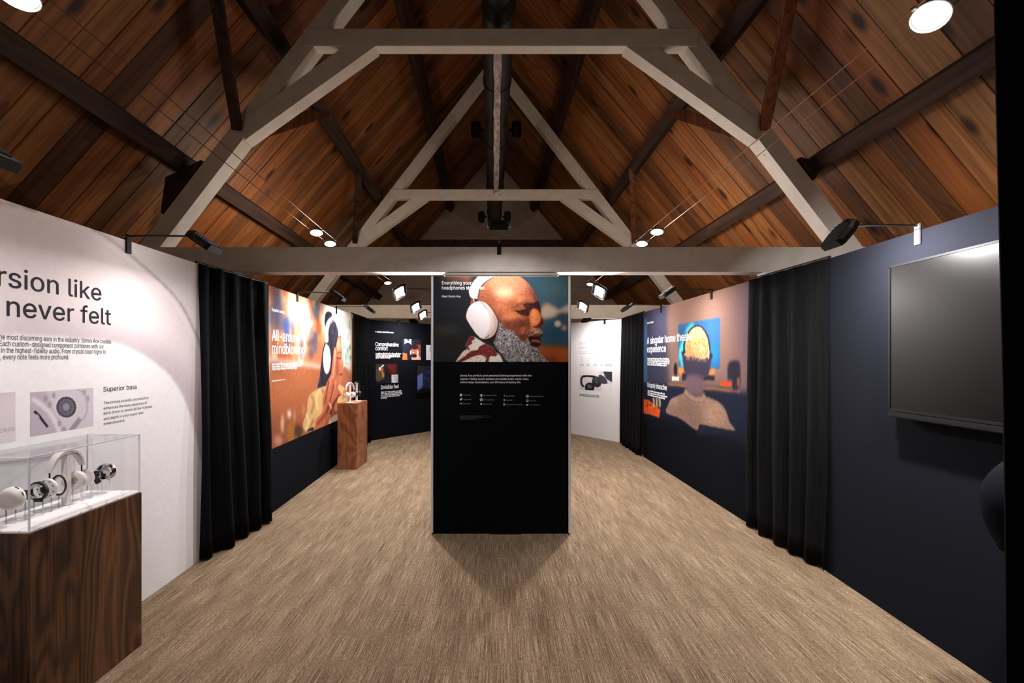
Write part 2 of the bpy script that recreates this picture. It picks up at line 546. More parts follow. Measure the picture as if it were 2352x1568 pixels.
# ridge duct with loudspeakers
du = empty('ventilation_duct', (0, Y1, 0)); tag(du, 'round black ventilation duct under the roof ridge', 'duct')
mb = MB()
def duct_c(y): return Vector((-.02 + .7 * sh(y)[0], y - Y1, CAMZ + 3.66 + .4 * sh(y)[1]))
M = None
mb.tube([duct_c(YB + .1), duct_c(12.1)], .178, 28)
mb.build('pipe', 'duct_paint', du)
for y in (2.9, 6.0, 7.6, 9.6, 11.2):
    MB().tube([duct_c(y - .025), duct_c(y + .025)], .188, 28).build('joint_band', 'duct_paint', du)
for y, nm in ((7.1, 'near'), (11.3, 'far')):
    for s, sn in ((-1, 'left'), (1, 'right')):
        c = duct_c(y); c.y += Y1
        sp = empty('loudspeaker', c + Vector((s * .31, 0, -.10))); tag(sp, 'small black loudspeaker on the %s of the duct, %s pair' % (sn, nm), 'loudspeaker', 'duct loudspeakers')
        MB().bbox(-.07, .07, -.06, .10, -.13, .13, .02).build('cabinet', 'black_metal', sp)
        pr = [(s * (.075 + .02 * math.cos(a)), .13 * math.sin(a)) for a in np.linspace(-PI / 2, PI / 2, 9)]
        MB().prism(pr, -.062, .08).build('grille', 'steel' if nm == 'near' else 'black_metal', sp)
        MB().bbox(min(0, -s * .12), max(0, -s * .12), -.02, .02, -.02, .02, .004).build('bracket', 'black_metal', sp)

# white blocks under the first tie beam
zb = CAMZ + .896
o = MB().bbox(-.60, .61, Y1 + .02, Y1 + .19, zb - .045, zb, .015).build('beam_pad', 'painted_beam'); tag(o, 'white pad board under the tie beam above the black stand', 'pad', kind='structure')
for x, sn in ((-2.82, 'left'), (2.80, 'right')):
    o = MB().bbox(x - .05, x + .05, Y1 + .0, Y1 + .16, zb - .05, zb, .006).build('junction_box', 'white_plastic')
    tag(o, 'small white junction box under the tie beam, %s end' % sn, 'junction box', 'beam junction boxes')

# ================================================================== PRINT PAINTER
def catmull(P, n=6, closed=True):
    P = np.asarray(P, float); out = []
    m = len(P)
    rngs = range(m) if closed else range(m - 1)
    for i in rngs:
        p0 = P[(i - 1) % m] if (closed or i > 0) else P[i]
        p1 = P[i]; p2 = P[(i + 1) % m]
        p3 = P[(i + 2) % m] if (closed or i + 2 < m) else p2
        for k in range(n):
            t = k / n
            out.append(.5 * ((2 * p1) + (-p0 + p2) * t + (2 * p0 - 5 * p1 + 4 * p2 - p3) * t * t + (-p0 + 3 * p1 - 3 * p2 + p3) * t ** 3))
    if not closed: out.append(P[-1])
    return np.array(out)

def gblur(a, s):
    if s < 0.3: return a
    r = max(1, int(3 * s)); k = np.exp(-np.arange(-r, r + 1) ** 2 / (2 * s * s)); k /= k.sum()
    for ax in (0, 1):
        pad = [(0, 0)] * a.ndim; pad[ax] = (r, r)
        b = np.pad(a, pad, mode='edge'); acc = 0
        for i, kk in enumerate(k):
            sl = [slice(None)] * a.ndim; sl[ax] = slice(i, i + a.shape[ax])
            acc = acc + kk * b[tuple(sl)]
        a = acc
    return a

class Canvas:
    """sRGB ink laid over a rectangle of a wall; T maps drawing points to (s, z) in metres"""
    def __init__(self, s0, s1, z0, z1, W, H, T, bg=(128, 128, 128)):
        self.s0, self.s1, self.z0, self.z1, self.W, self.H, self.T = s0, s1, z0, z1, W, H, T
        self.a = np.zeros((H, W, 3)); self.a[:] = bg; self.softk = 1.0
    def pts(self, P):
        q = np.array([self.T(x, y) for x, y in P], float)
        return np.stack([(q[:, 0] - self.s0) / (self.s1 - self.s0) * self.W, (self.z1 - q[:, 1]) / (self.z1 - self.z0) * self.H], 1)
    def mask(self, P, curve=False, soft=0.6):
        if curve: P = catmull(P)
        q = self.pts(P)
        yy, xx = np.mgrid[0:self.H, 0:self.W] + .5
        ins = np.zeros((self.H, self.W), bool)
        n = len(q)
        for i in range(n):
            (x1, y1), (x2, y2) = q[i], q[(i + 1) % n]
            if y1 == y2: continue
            c = ((y1 > yy) != (y2 > yy)) & (xx < (x2 - x1) * (yy - y1) / (y2 - y1) + x1)
            ins ^= c
        return gblur(ins.astype(float), soft * self.softk if soft > 1.2 else soft)
    def fill(self, P, rgb, soft=.6, alpha=1.0, curve=True, clip=None):
        m = self.mask(P, curve, soft) * alpha
        if clip is not None: m = m * clip
        self.a += (np.array(rgb, float) - self.a) * m[..., None]
        return m
    def blob(self, x, y, rx, ry, rgb, soft=2.0, alpha=1.0, clip=None, rot=0.0):
        t = np.linspace(0, 2 * PI, 22)[:-1]
        c, s = math.cos(rot), math.sin(rot)
        P = [(x + rx * math.cos(a) * c - ry * math.sin(a) * s, y + rx * math.cos(a) * s + ry * math.sin(a) * c) for a in t]
        return self.fill(P, rgb, soft, alpha, False, clip)
    def line(self, P, wd, rgb, soft=.5, alpha=1.0, clip=None):
        P = catmull(P, 5, False)
        L, R = [], []
        for i in range(len(P)):
            d = P[min(i + 1, len(P) - 1)] - P[max(i - 1, 0)]
            d = d / (np.linalg.norm(d) + 1e-9); nrm = np.array([-d[1], d[0]])
            L.append(P[i] + nrm * wd / 2); R.append(P[i] - nrm * wd / 2)
        return self.fill(L + R[::-1], rgb, soft, alpha, False, clip)
    def strokes(self, clip, n, ln, cols, ang=None, alpha=.7):
        ys, xs = np.nonzero(clip > .5)
        if len(ys) == 0: return
        for i in range(n):
            k = rng.integers(len(ys)); x, y = xs[k] + .0, ys[k] + .0
            a = rng.uniform(0, 2 * PI) if ang is None else ang(x / self.W, y / self.H) + rng.normal(0, .25)
            cu = rng.uniform(-.5, .5) if ang is None else rng.uniform(-.06, .06); c = np.array(cols[rng.integers(len(cols))], float)
            for j in range(int(ln * rng.uniform(.6, 1.4))):
                xi, yi = int(x), int(y)
                if 0 <= xi < self.W and 0 <= yi < self.H and clip[yi, xi] > .3:
                    self.a[yi, xi] += (c - self.a[yi, xi]) * alpha
                x += math.cos(a); y += math.sin(a); a += cu
    def noise(self, amp, clip=None, soft=0.0, gain=1.0):
        nz = rng.normal(0, 1, (self.H, self.W))
        if soft: nz = gblur(nz, soft); nz /= nz.std() + 1e-9
        if clip is not None: nz = nz * clip
        self.a += nz[..., None] * amp
    def build(self, name, m, parent, off=.0008):
        W, H = self.W, self.H
        xs = np.linspace(self.s0, self.s1, W + 1); zs = np.linspace(self.z1, self.z0, H + 1)
        X, Z = np.meshgrid(xs, zs)
        co = np.stack([X, np.full_like(X, -off), Z], -1).reshape(-1, 3)
        i = np.arange((H) * (W)); r, c = i // W, i % W
        a = r * (W + 1) + c
        quads = np.stack([a + W + 1, a + W + 2, a + 1, a], 1)
        me = bpy.data.meshes.new(name)
        me.vertices.add(len(co)); me.vertices.foreach_set('co', co.ravel())
        me.loops.add(quads.size); me.loops.foreach_set('vertex_index', quads.ravel().astype(np.int32))
        me.polygons.add(len(quads)); me.polygons.foreach_set('loop_start', np.arange(0, quads.size, 4, dtype=np.int32))
        me.update(calc_edges=True)
        at = me.color_attributes.new('ink', 'FLOAT_COLOR', 'POINT')
        img = np.clip(self.a, 0, 255) / 255.0
        up = np.pad(img, ((0, 1), (0, 1), (0, 0)), mode='edge')
        up = (up + np.pad(img, ((1, 0), (0, 1), (0, 0)), mode='edge') + np.pad(img, ((0, 1), (1, 0), (0, 0)), mode='edge') + np.pad(img, ((1, 0), (1, 0), (0, 0)), mode='edge')) / 4
        up = np.where(up <= .04045, up / 12.92, ((up + .055) / 1.055) ** 2.4)
        col = np.concatenate([up.reshape(-1, 3), np.ones((len(co), 1))], 1).astype(np.float32)
        at.data.foreach_set('color', col.ravel())
        me.materials.append(MATS[m])
        return link(name, me, parent)

# ================================================================== DISPLAY WALLS
HW = 2.44
class Wall:
    """P0 is the viewer's left end of the face, P1 the right end; local x along the face, -y out of it"""
    def __init__(self, name, p0, p1, m, label, cat='display wall', group='display walls round the room', h=HW, t=.06, z0=0.0, make=True):
        self.p0, self.p1 = Vector(p0), Vector(p1)
        self.d = self.p1 - self.p0; self.L = self.d.length; self.d.normalize()
        self.ang = math.atan2(self.d.y, self.d.x)
        self.e = empty(name, (p0[0], p0[1], 0), (0, 0, self.ang))
        tag(self.e, label, cat, group)
        if make:
            MB().box(0, self.L, 0, t, z0, h).build('panel', m, self.e)
    def hit(self, px, py, off=0.0):
        dx = (px - CX) / F
        nx, ny = -self.d.y, self.d.x          # away from the viewer
        ox, oy = self.p0.x - nx * off, self.p0.y - ny * off
        # (dx*t, t) = o + d*s
        det = dx * (-self.d.y) + self.d.x
        t = (ox * (-self.d.y) + self.d.x * oy) / det
        s = (dx * t - ox) * self.d.x + (t - oy) * self.d.y
        return s, CAMZ - (py - CY) / F * t
    def world(self, s, off, z):
        nx, ny = -self.d.y, self.d.x
        return Vector((self.p0.x + self.d.x * s - nx * off, self.p0.y + self.d.y * s - ny * off, z))

_tc = {}
FONT = None
try:                                          # the interface face that ships inside Blender
    import os
    FONT = bpy.data.fonts.load(os.path.join(bpy.utils.system_resource('DATAFILES'), 'fonts', 'Inter.woff2'))
except Exception:
    FONT = None
def text_data(body, bold=0.0):
    key = (body, bold)
    if key in _tc: return _tc[key]
    cu = bpy.data.curves.new('t', 'FONT'); cu.body = body
    if FONT is not None: cu.font = FONT
    cu.size = 1.0; cu.resolution_u = 3; cu.fill_mode = 'NONE'
    ob = bpy.data.objects.new('t', cu)
    me = bpy.data.meshes.new_from_object(ob)
    n = len(me.vertices); co = np.zeros(n * 3); me.vertices.foreach_get('co', co); co = co.reshape(-1, 3)
    # outlines -> closed loops; every outer loop is filled with its own holes, overlapping strokes simply lie over each other
    nb = {k: [] for k in range(n)}
    for e_ in me.edges:
        a, b = e_.vertices; nb[a].append(b); nb[b].append(a)
    seen, loops = set(), []
    for k in range(n):
        if k in seen or not nb[k]: continue
        lp, prev, cur = [k], None, k; seen.add(k)
        while True:
            nx = [q for q in nb[cur] if q != prev and q not in seen]
            if not nx: break
            prev, cur = cur, nx[0]; seen.add(cur); lp.append(cur)
        if len(lp) > 2: loops.append(lp)
    def area2(lp):
        p = co[lp, :2]; q = np.roll(p, -1, 0); return float((p[:, 0] * q[:, 1] - q[:, 0] * p[:, 1]).sum())
    bb_ = {id(lp): (co[lp, 0].min(), co[lp, 0].max(), co[lp, 1].min(), co[lp, 1].max()) for lp in loops}
    def inside(pt, lp):
        q_ = bb_[id(lp)]
        if not (q_[0] <= pt[0] <= q_[1] and q_[2] <= pt[1] <= q_[3]): return False
        p = co[lp, :2]; q = np.roll(p, -1, 0); c_ = (p[:, 1] > pt[1]) != (q[:, 1] > pt[1])
        xi = (q[:, 0] - p[:, 0]) * (pt[1] - p[:, 1]) / (q[:, 1] - p[:, 1] + 1e-12) + p[:, 0]
        return bool((c_ & (pt[0] < xi)).sum() % 2)
    fs = []
    from mathutils.geometry import tessellate_polygon
    depth = [sum(inside(co[lp[0]], o_) for o_ in loops if o_ is not lp) for lp in loops]
    hole = [d_ % 2 == 1 and abs(area2(lp)) < max(abs(area2(o_)) for o_ in loops if o_ is not lp and inside(co[lp[0]], o_)) and all(inside(co[v], max((o_ for o_ in loops if o_ is not lp and inside(co[lp[0]], o_)), key=lambda o_: abs(area2(o_)))) for v in lp) for lp, d_ in zip(loops, depth)]
    for lp, h_ in zip(loops, hole):
        if h_: continue
        hs = [o_ for o_, oh in zip(loops, hole) if oh and inside(co[o_[0]], lp)]
        idx = [v for l_ in [lp] + hs for v in l_]
        for t_ in tessellate_polygon([[Vector(co[v]) for v in l_] for l_ in [lp] + hs]):
            fs.append(tuple(idx[q] for q in t_))
    bpy.data.objects.remove(ob); bpy.data.curves.remove(cu); bpy.data.meshes.remove(me)
    _tc[key] = (co, fs)
    return _tc[key]
CAPH = text_data('H')[0][:, 1].max()

def lines_mesh(name, wall, rows, m, off=.0016, bold=0.0):
    """rows: (string, s0, s1 or None, baseline z, cap height); one block of lettering"""
    mb = MB()
    for body, s0, s1, z, h in rows:
        co, fs = text_data(body)
        sy = h / CAPH; w0 = co[:, 0].min(); w1 = co[:, 0].max()
        sx = sy if s1 is None else (s1 - s0) / (w1 - w0)
        for q, (bx, bz) in enumerate(((0, 0), (bold, 0), (-bold, 0), (0, bold * .7), (0, -bold * .7)) if bold else ((0, 0),)):
            vs = [(s0 + (c[0] - w0 + bx) * sx, -off - q * .00002, z + (c[1] + bz) * sy) for c in co]
            mb.add(vs, fs)
    me = bpy.data.meshes.new(name); me.from_pydata(mb.v, [], mb.f); me.materials.append(MATS[m])
    return link(name, me, wall.e)

def px_rows(wall, rows, off=0.0):
    """rows: (string, (x0, y0), (x1, y1), cap height m) with baseline ends in photograph pixels"""
    out = []
    for body, a, b, h in rows:
        s0, z0 = wall.hit(*a); s1, z1 = wall.hit(*b)
        out.append((body, s0, s1, (z0 + z1) / 2, h))
    return out

def greek(name, wall, rows, m, off=.0016, seed=1):
    """rows of print too small to read: word-length marks. rows: (s0, s1, z, height)"""
    r = random.Random(seed); mb = MB()
    for s0, s1, z, h in rows:
        s = s0
        while s < s1 - h:
            for _ in range(r.randint(2, 9)):
                if s > s1: break
                wl = r.uniform(.20, .42) * h; q = r.random()
                a, b = z, z + h * .66
                if q > .8: b = z + h
                elif q < .08: a = z - h * .25
                mb.add([(s, -off, a), (s + wl, -off, a), (s + wl, -off, b), (s, -off, b)], [(0, 1, 2, 3)])
                s += wl + h * .12
            s += h * .30
    me = bpy.data.meshes.new(name); me.from_pydata(mb.v, [], mb.f); me.materials.append(MATS[m])
    return link(name, me, wall.e)

def px_greek(name, wall, rows, m, h, seed=1):
    out = []
    for a, b in rows:
        s0, z0 = wall.hit(*a); s1, z1 = wall.hit(*b)
        out.append((s0, s1, (z0 + z1) / 2, h))
    return greek(name, wall, out, m, seed=seed)

def crop(wall, x0, y0, k):
    return lambda cx, cy: wall.hit(x0 + cx / k, y0 + cy / k)
def pxT(wall):
    return lambda cx, cy: wall.hit(cx, cy)

# ---------------- white wall with the big ear-cup graphic (near left)
A = Wall('display_wall', (-2.372, 0.85), (-2.485, 3.82), 'white_board', 'white display wall with large grey headline and round ear-cup graphic')
c = Canvas(0, A.L, 0, HW, 300, 250, pxT(A), (214, 205, 204))
outer = [(-160, 452), (0, 468), (164, 508), (250, 551), (343, 626), (404, 686), (439, 747), (466, 815), (480, 900), (485, 1100), (470, 1400), (300, 1600), (-900, 1700), (-900, 420)]
inner = [(-500, 800), (0, 770), (171, 777), (257, 786), (321, 811), (386, 858), (421, 911), (443, 976), (456, 1034), (467, 1088), (474, 1180), (470, 1400), (300, 1600), (-900, 1700), (-900, 900)]
c.line(outer[:9], 5, (120, 108, 108), 1.0, .9)
mo = c.mask(outer, True, .7)
c.a += (np.array((218, 206, 206)) - c.a) * mo[..., None]
c.line([(x - 7, y + 5) for x, y in outer[:9]], 6, (236, 228, 226), 1.2, .6, mo)
c.line([(x + 6, y - 5) for x, y in inner[1:10]], 60, (186, 172, 182), 7, .75, mo)
mi = c.mask(inner, True, .8)
c.a += (np.array((236, 233, 235)) - c.a) * mi[..., None]
c.noise(1.5, None, .7)
c.build('graphic', 'leather_print', A.e)

def fit_suffix(wall, full, suffix, a, b, h):
    s0, z0 = wall.hit(*a); s1, z1 = wall.hit(*b)
    co, _ = text_data(suffix); wsub = co[:, 0].max() - co[:, 0].min()
    sx = (s1 - s0) / wsub
    co, _ = text_data(full); wf = co[:, 0].max() - co[:, 0].min()
    return (full, s1 - sx * wf, s1, (z0 + z1) / 2, h)
lines_mesh('headline', A, [fit_suffix(A, 'Immersion like', 'rsion like', (-6, 656), (232, 690), .098),
                           fit_suffix(A, "you've never felt", 'never felt', (15, 725), (254, 746), .098)], 'dark_ink', bold=.006)
lines_mesh('paragraph', A, px_rows(A, [
    ('he most discerning ears in the industry. Sonos Ace creates', (-2, 779), (255, 789), .026),
    ('Each custom-designed component combines with our', (-2, 793.6), (238, 800.7), .026),
    ('in the highest-fidelity audio. From crystal clear highs to', (2, 809.6), (242, 812.5), .026),
    (', every note feels more profound.', (0, 825), (158, 825), .026)]), 'dark_ink')
lines_mesh('subheading', A, px_rows(A, [('Superior bass', (237, 899), (314, 893), .030)]), 'dark_ink', bold=.004)
lines_mesh('paragraph', A, px_rows(A, [
    ('The ported acoustic architecture', (237.5, 926.5), (341, 917), .0165),
    ('enhances the bass response of', (237.5, 939), (337, 928.6), .0165),
    ('each driver to reveal all the richness', (237.5, 951.4), (349, 936), .0165),
    ('and depth in your music and', (237.5, 963.6), (328, 951), .0165),
    ('entertainment.', (237.5, 974.6), (287, 969), .0165)]), 'dark_ink')
# product picture with the driver
s0, z1 = A.hit(69, 901); s1, _ = A.hit(214, 891); _, z0 = A.hit(69, 1003)
c = Canvas(s0, s1, z0, z1, 130, 82, crop(A, 0, 440, 2.8), (206, 196, 206))
c.fill([(190, 1290), (300, 1290), (330, 1390), (385, 1480), (400, 1568), (190, 1568)], (186, 172, 186), 3)
c.line([(205, 1330), (300, 1400), (360, 1490), (385, 1570)], 30, (222, 214, 220), 2)
c.line([(218, 1412), (250, 1440), (275, 1475), (305, 1512)], 15, (34, 30, 38), .5)
c.line([(235, 1432), (252, 1450)], 9, (170, 166, 172), .5)
for x, y in ((290, 1330), (318, 1370), (345, 1310), (540, 1290), (560, 1330), (380, 1490), (410, 1530)):
    c.blob(x, y, 14, 20, (150, 142, 152), .8, .7)
c.line([(500, 1270), (545, 1310), (560, 1400), (530, 1470)], 10, (176, 168, 178), 1)
c.fill([(440, 1530), (505, 1448), (525, 1470), (470, 1545)], (150, 142, 156), .7, curve=False)
c.blob(425, 1385, 72, 74, (225, 219, 224), .7)
c.blob(425, 1385, 65, 68, (70, 66, 76), .7); c.blob(425, 1385, 52, 55, (116, 110, 122), 1); c.blob(424, 1385, 36, 38, (86, 82, 92), 1); c.blob(424, 1384, 24, 26, (150, 144, 156), 1.5)
for k in range(14):
    a = 2 * PI * k / 14
    c.line([(425 + 38 * math.cos(a), 1385 + 38 * math.sin(a)), (425 + 62 * math.cos(a + .3), 1385 + 62 * math.sin(a + .3))], 3, (54, 50, 60), .4, .6)
c.noise(2); c.build('photo_print', 'print', A.e, .0013)
# picture cut by the frame
s0b, z1 = A.hit(-150, 913); s1, _ = A.hit(35, 903); _, z0 = A.hit(35, 1012)
c = Canvas(s0b, s1, z0, z1, 70, 50, pxT(A), (206, 192, 200))
c.fill([(-60, 1040), (-20, 930), (40, 900), (60, 900), (60, 1040)], (218, 206, 214), 5)
c.noise(2); c.build('photo_print', 'print', A.e, .0013)
lines_mesh('lettering', A, [fit_suffix(A, 'SONOS', 'ONOS', (-2, 996), (33, 986), .018)], 'grey_ink')

# ---------------- orange photo wall (left, beyond the curtain)
Bw = Wall('display_wall', (-2.454, 4.79), (-2.600, 8.0), 'navy_board', 'display wall printed with woman in white headphones raising a hand')
zb0 = .69
c = Canvas(0, Bw.L, zb0, HW, 300, 190, crop(Bw, 600, 650, 4.127), (196, 122, 84))
r2 = random.Random(5)
for i in range(120):
    x = r2.uniform(90, 700); y = r2.uniform(20, 760)
    col = r2.choice([(232, 150, 96), (246, 204, 170), (206, 96, 52), (92, 112, 150), (62, 84, 128), (250, 232, 214), (150, 84, 60), (222, 128, 70), (240, 180, 140)])
    c.blob(x, y, r2.uniform(10, 34), r2.uniform(25, 110), col, 2.2, .7)
c.blob(150, 250, 50, 220, (60, 78, 116), 5, .8); c.blob(235, 400, 50, 90, (56, 84, 140), 4, .85); c.blob(335, 230, 60, 140, (240, 190, 150), 5, .8)
c.blob(420, 360, 50, 200, (255, 236, 216), 6, .8); c.blob(520, 260, 35, 90, (84, 106, 136), 4, .7); c.blob(280, 200, 40, 120, (246, 226, 210), 5, .7)
c.blob(470, 640, 30, 80, (70, 60, 72), 4, .7); c.blob(380, 640, 20, 90, (80, 70, 90), 4, .7); c.blob(200, 700, 60, 60, (150, 74, 50), 5, .7)
c.fill([(580, 150), (860, 250), (860, 820), (770, 820), (740, 420), (620, 420), (585, 500)], (246, 244, 236), 6, .95, False)
for i in range(26):
    c.blob(r2.uniform(775, 850), r2.uniform(330, 780), r2.uniform(5, 14), r2.uniform(12, 40), r2.choice([(120, 164, 138), (206, 226, 212), (240, 244, 238), (150, 190, 170)]), 1.6, .7)
c.blob(785, 350, 18, 40, (236, 186, 160), 2, .8)
c.fill([(30, 700), (120, 710), (560, 775), (560, 840), (30, 780)], (222, 196, 184), 3, .95, False)
sofa = [(30, 745), (150, 752), (560, 810), (700, 850), (860, 880), (860, 1400), (30, 1620)]
ms = c.fill(sofa, (166, 96, 62), 3, 1, False)
c.blob(250, 900, 240, 110, (184, 112, 74), 14, .6, ms); c.blob(200, 1420, 220, 170, (112, 62, 44), 14, .7, ms)
c.noise(3.5, ms, .6)
for x, y, rx, ry, col in ((200, 1330, 14, 90, (216, 180, 160)), (265, 1240, 18, 34, (240, 226, 216)), (280, 1410, 40, 90, (150, 98, 40)), (350, 1400, 38, 60, (62, 50, 44)), (400, 1200, 16, 60, (176, 120, 92)), (315, 1260, 14, 60, (176, 126, 100)), (160, 1490, 40, 50, (176, 130, 112)), (130, 1270, 60, 30, (140, 80, 60))):
    c.blob(x, y, rx, ry, col, 2.5, .85)
c.fill([(30, 15), (88, 40), (96, 690), (60, 1000), (62, 1570), (20, 1570)], (226, 202, 196), 3, .5, False)
# person beyond
c.fill([(775, 800), (815, 815), (850, 900), (850, 1000), (770, 960)], (170, 104, 76), 2)
# hair and bun
hair = [(600, 560), (604, 420), (600, 350), (612, 285), (640, 268), (668, 285), (672, 320), (715, 345), (748, 410), (758, 500), (738, 560), (716, 600), (700, 690), (690, 800), (640, 900), (600, 985), (536, 996), (552, 900), (566, 780), (582, 640)]
mh = c.fill(hair, (38, 36, 46), .6)
c.strokes(mh, 500, 9, [(60, 58, 70), (24, 22, 28), (84, 82, 96)], lambda u, v: 1.3, .5)
# face
face = [(726, 515), (752, 512), (762, 600), (770, 700), (777, 765), (768, 812), (770, 850), (764, 880), (762, 930), (752, 968), (726, 960), (704, 900), (690, 820), (694, 700), (712, 590)]
mf = c.fill(face, (188, 108, 78), .6)
c.blob(735, 590, 22, 50, (222, 150, 116), 2.5, .7, mf); c.blob(765, 720, 8, 60, (232, 160, 130), 1.5, .7, mf); c.blob(715, 800, 22, 110, (136, 70, 56), 3, .8, mf)
c.line([(718, 672), (738, 654), (760, 668)], 6, (56, 34, 30), .5); c.line([(716, 700), (734, 716), (756, 706)], 8, (46, 26, 26), .5); c.blob(738, 690, 14, 12, (150, 84, 62), 1, .7, mf)
c.line([(776, 740), (774, 800), (760, 812)], 8, (120, 60, 48), .6, .8, mf)
c.line([(742, 862), (756, 868), (770, 856)], 12, (128, 52, 50), .5)
c.line([(742, 866), (770, 862)], 3, (60, 24, 26), .4)
# hand
hand = [(690, 620), (706, 612), (716, 640), (709, 740), (706, 840), (728, 900), (732, 940), (722, 1000), (766, 1040), (768, 1075), (720, 1130), (690, 1210), (650, 1290), (590, 1320), (505, 1372), (498, 1330), (540, 1260), (580, 1210), (578, 1090), (602, 1010), (620, 950), (655, 880), (672, 760)]
mhd = c.fill(hand, (176, 98, 70), .6)
for p, col, wd in (([(700, 630), (694, 760), (680, 900)], (232, 160, 126), 12), ([(668, 880), (640, 980), (616, 1060)], (220, 142, 108), 14), ([(712, 920), (690, 1000), (660, 1100)], (214, 138, 104), 14),
                   ([(640, 930), (625, 1020), (600, 1150)], (88, 42, 36), 12), ([(690, 960), (668, 1060), (630, 1200)], (96, 46, 38), 14), ([(740, 1060), (690, 1140), (650, 1240)], (70, 36, 34), 18), ([(650, 1160), (600, 1250), (530, 1340)], (120, 60, 46), 26), ([(640, 1130), (668, 1190)], (226, 160, 132), 16)):
    c.line(p, wd, col, 1.2, .8, mhd)
# shirt
sh1 = [(612, 985), (560, 990), (500, 1025), (456, 1065), (438, 1130), (430, 1220), (396, 1330), (410, 1395), (440, 1405), (500, 1372), (520, 1290), (578, 1220), (580, 1090)]
m1 = c.fill(sh1, (196, 158, 104), .6)
for p, col in (([(470, 1060), (500, 1130), (470, 1240)], (150, 110, 64)), ([(560, 1010), (520, 1090), (540, 1200)], (222, 190, 140)), ([(430, 1240), (450, 1320), (420, 1390)], (226, 196, 150)), ([(580, 1000), (590, 1050)], (130, 94, 56)), ([(500, 1290), (460, 1370)], (140, 100, 58))):
    c.line(p, 20, col, 1.8, .75, m1)
m2 = c.fill([(738, 962), (770, 975), (806, 1020), (826, 1070), (800, 1135), (724, 1136), (732, 1080), (765, 1060), (730, 1000)], (214, 176, 122), .6)
c.line([(790, 1010), (770, 1100)], 16, (162, 122, 74), 1.5, .8, m2)
c.fill([(668, 1270), (724, 1240), (724, 1300), (640, 1335)], (222, 196, 170), 1.2)
c.fill([(430, 1400), (480, 1365), (500, 1385), (470, 1400)], (36, 32, 36), .8)
# white headphones
c.line([(620, 560), (618, 450), (640, 365), (682, 330), (716, 352), (738, 420), (746, 500)], 30, (240, 232, 230), .5)
c.line([(636, 545), (634, 460), (652, 390), (684, 358), (706, 372), (726, 430), (738, 490)], 9, (140, 128, 128), .5)
c.line([(618, 545), (612, 590)], 10, (190, 150, 130), .4)
c.blob(622, 722, 37, 141, (204, 182, 182), .6); c.blob(617, 716, 30, 132, (230, 214, 213), .8)
c.noise(1.5)
c.build('photo_print', 'print', Bw.e)
lines_mesh('headline', Bw, px_rows(Bw, [('All-around', (600 + 100 / 4.127, 650 + 545 / 4.127), (600 + 358 / 4.127, 650 + 562 / 4.127), .118),
                                        ('mindblowing', (600 + 100 / 4.127, 650 + 662 / 4.127), (600 + 408 / 4.127, 650 + 680 / 4.127), .118)]), 'white_ink', bold=.014)
lines_mesh('caption', Bw, px_rows(Bw, [('Spatial audio', (600 + 97 / 4.127, 650 + 262 / 4.127), (600 + 220 / 4.127, 650 + 290 / 4.127), .032)]), 'white_ink', bold=.008)
px_greek('paragraph', Bw, [((624, 837), (696, 838)), ((624, 842.5), (694, 843)), ((624, 848.5), (684, 847.5))], 'white_ink', .032, 3)
px_greek('footnote', Bw, [((624, 873.5), (655, 872.5)), ((624, 875.5), (648, 874.5))], 'white_ink', .009, 4)

# ---------------- dark wall far left
Cw = Wall('display_wall', (-2.66, 9.18), (-0.75, 11.47), 'navy_board', 'dark navy display wall with small pictures and white text, far left corner')
K5 = 5.807
def c5(x, y): return (840 + x / K5, 730 + y / K5)
lines_mesh('caption', Cw, px_rows(Cw, [('A design second to none', c5(128, 190), c5(370, 207), .034)]), 'white_ink', bold=.01)
lines_mesh('headline', Cw, px_rows(Cw, [('Comprehensive', c5(130, 372), c5(437, 385), .082), ('comfort', c5(130, 428), c5(292, 434), .082)]), 'white_ink', bold=.012)
px_greek('paragraph', Cw, [(c5(133, 480), c5(470, 487)), (c5(133, 500), c5(455, 506)), (c5(133, 520), c5(460, 524)), (c5(133, 538), c5(330, 541))], 'white_ink', .034, 6)
lines_mesh('headline', Cw, px_rows(Cw, [('Invisible feel', c5(202, 948), c5(440, 937), .082)]), 'white_ink', bold=.012)
px_greek('paragraph', Cw, [(c5(203, 995), c5(498, 977)), (c5(203, 1016), c5(494, 998)), (c5(203, 1038), c5(484, 1018)), (c5(203, 1058), c5(455, 1043)), (c5(203, 1078), c5(278, 1073))], 'white_ink', .03, 7)
def rect_canvas(wall, T, x0, y0, x1, y1, W, H, bg):
    a = T(x0, y0); b = T(x1, y1)
    return Canvas(min(a[0], b[0]), max(a[0], b[0]), min(a[1], b[1]), max(a[1], b[1]), W, H, T, bg)
T5 = crop(Cw, 840, 730, K5)
c = rect_canvas(Cw, T5, 490, 280, 735, 558, 84, 84, (34, 36, 48))
c.fill([(518, 280), (610, 280), (610, 390), (518, 390)], (226, 224, 232), .4, 1, False)
c.fill([(540, 275), (572, 318), (585, 275)], (60, 60, 74), .5, 1, False)
c.blob(560, 380, 52, 52, (34, 36, 48), .8)
c.fill([(494, 462), (550, 474), (556, 560), (490, 560)], (214, 112, 62), .5, 1, False)
c.fill([(612, 356), (736, 356), (736, 560), (612, 560)], (138, 62, 52), .5, 1, False)
c.fill([(625, 480), (690, 480), (735, 540), (735, 560), (620, 560)], (222, 176, 152), .5)
c.blob(650, 440, 42, 58, (182, 104, 72), .8); c.blob(650, 385, 48, 34, (40, 34, 38), .8); c.blob(645, 505, 36, 24, (44, 34, 34), .9); c.blob(640, 462, 16, 5, (230, 214, 204), .4)
c.blob(693, 462, 13, 34, (236, 226, 222), .5); c.blob(600, 462, 10, 30, (226, 216, 212), .5)
c.noise(2); c.build('photo_print', 'print', Cw.e)
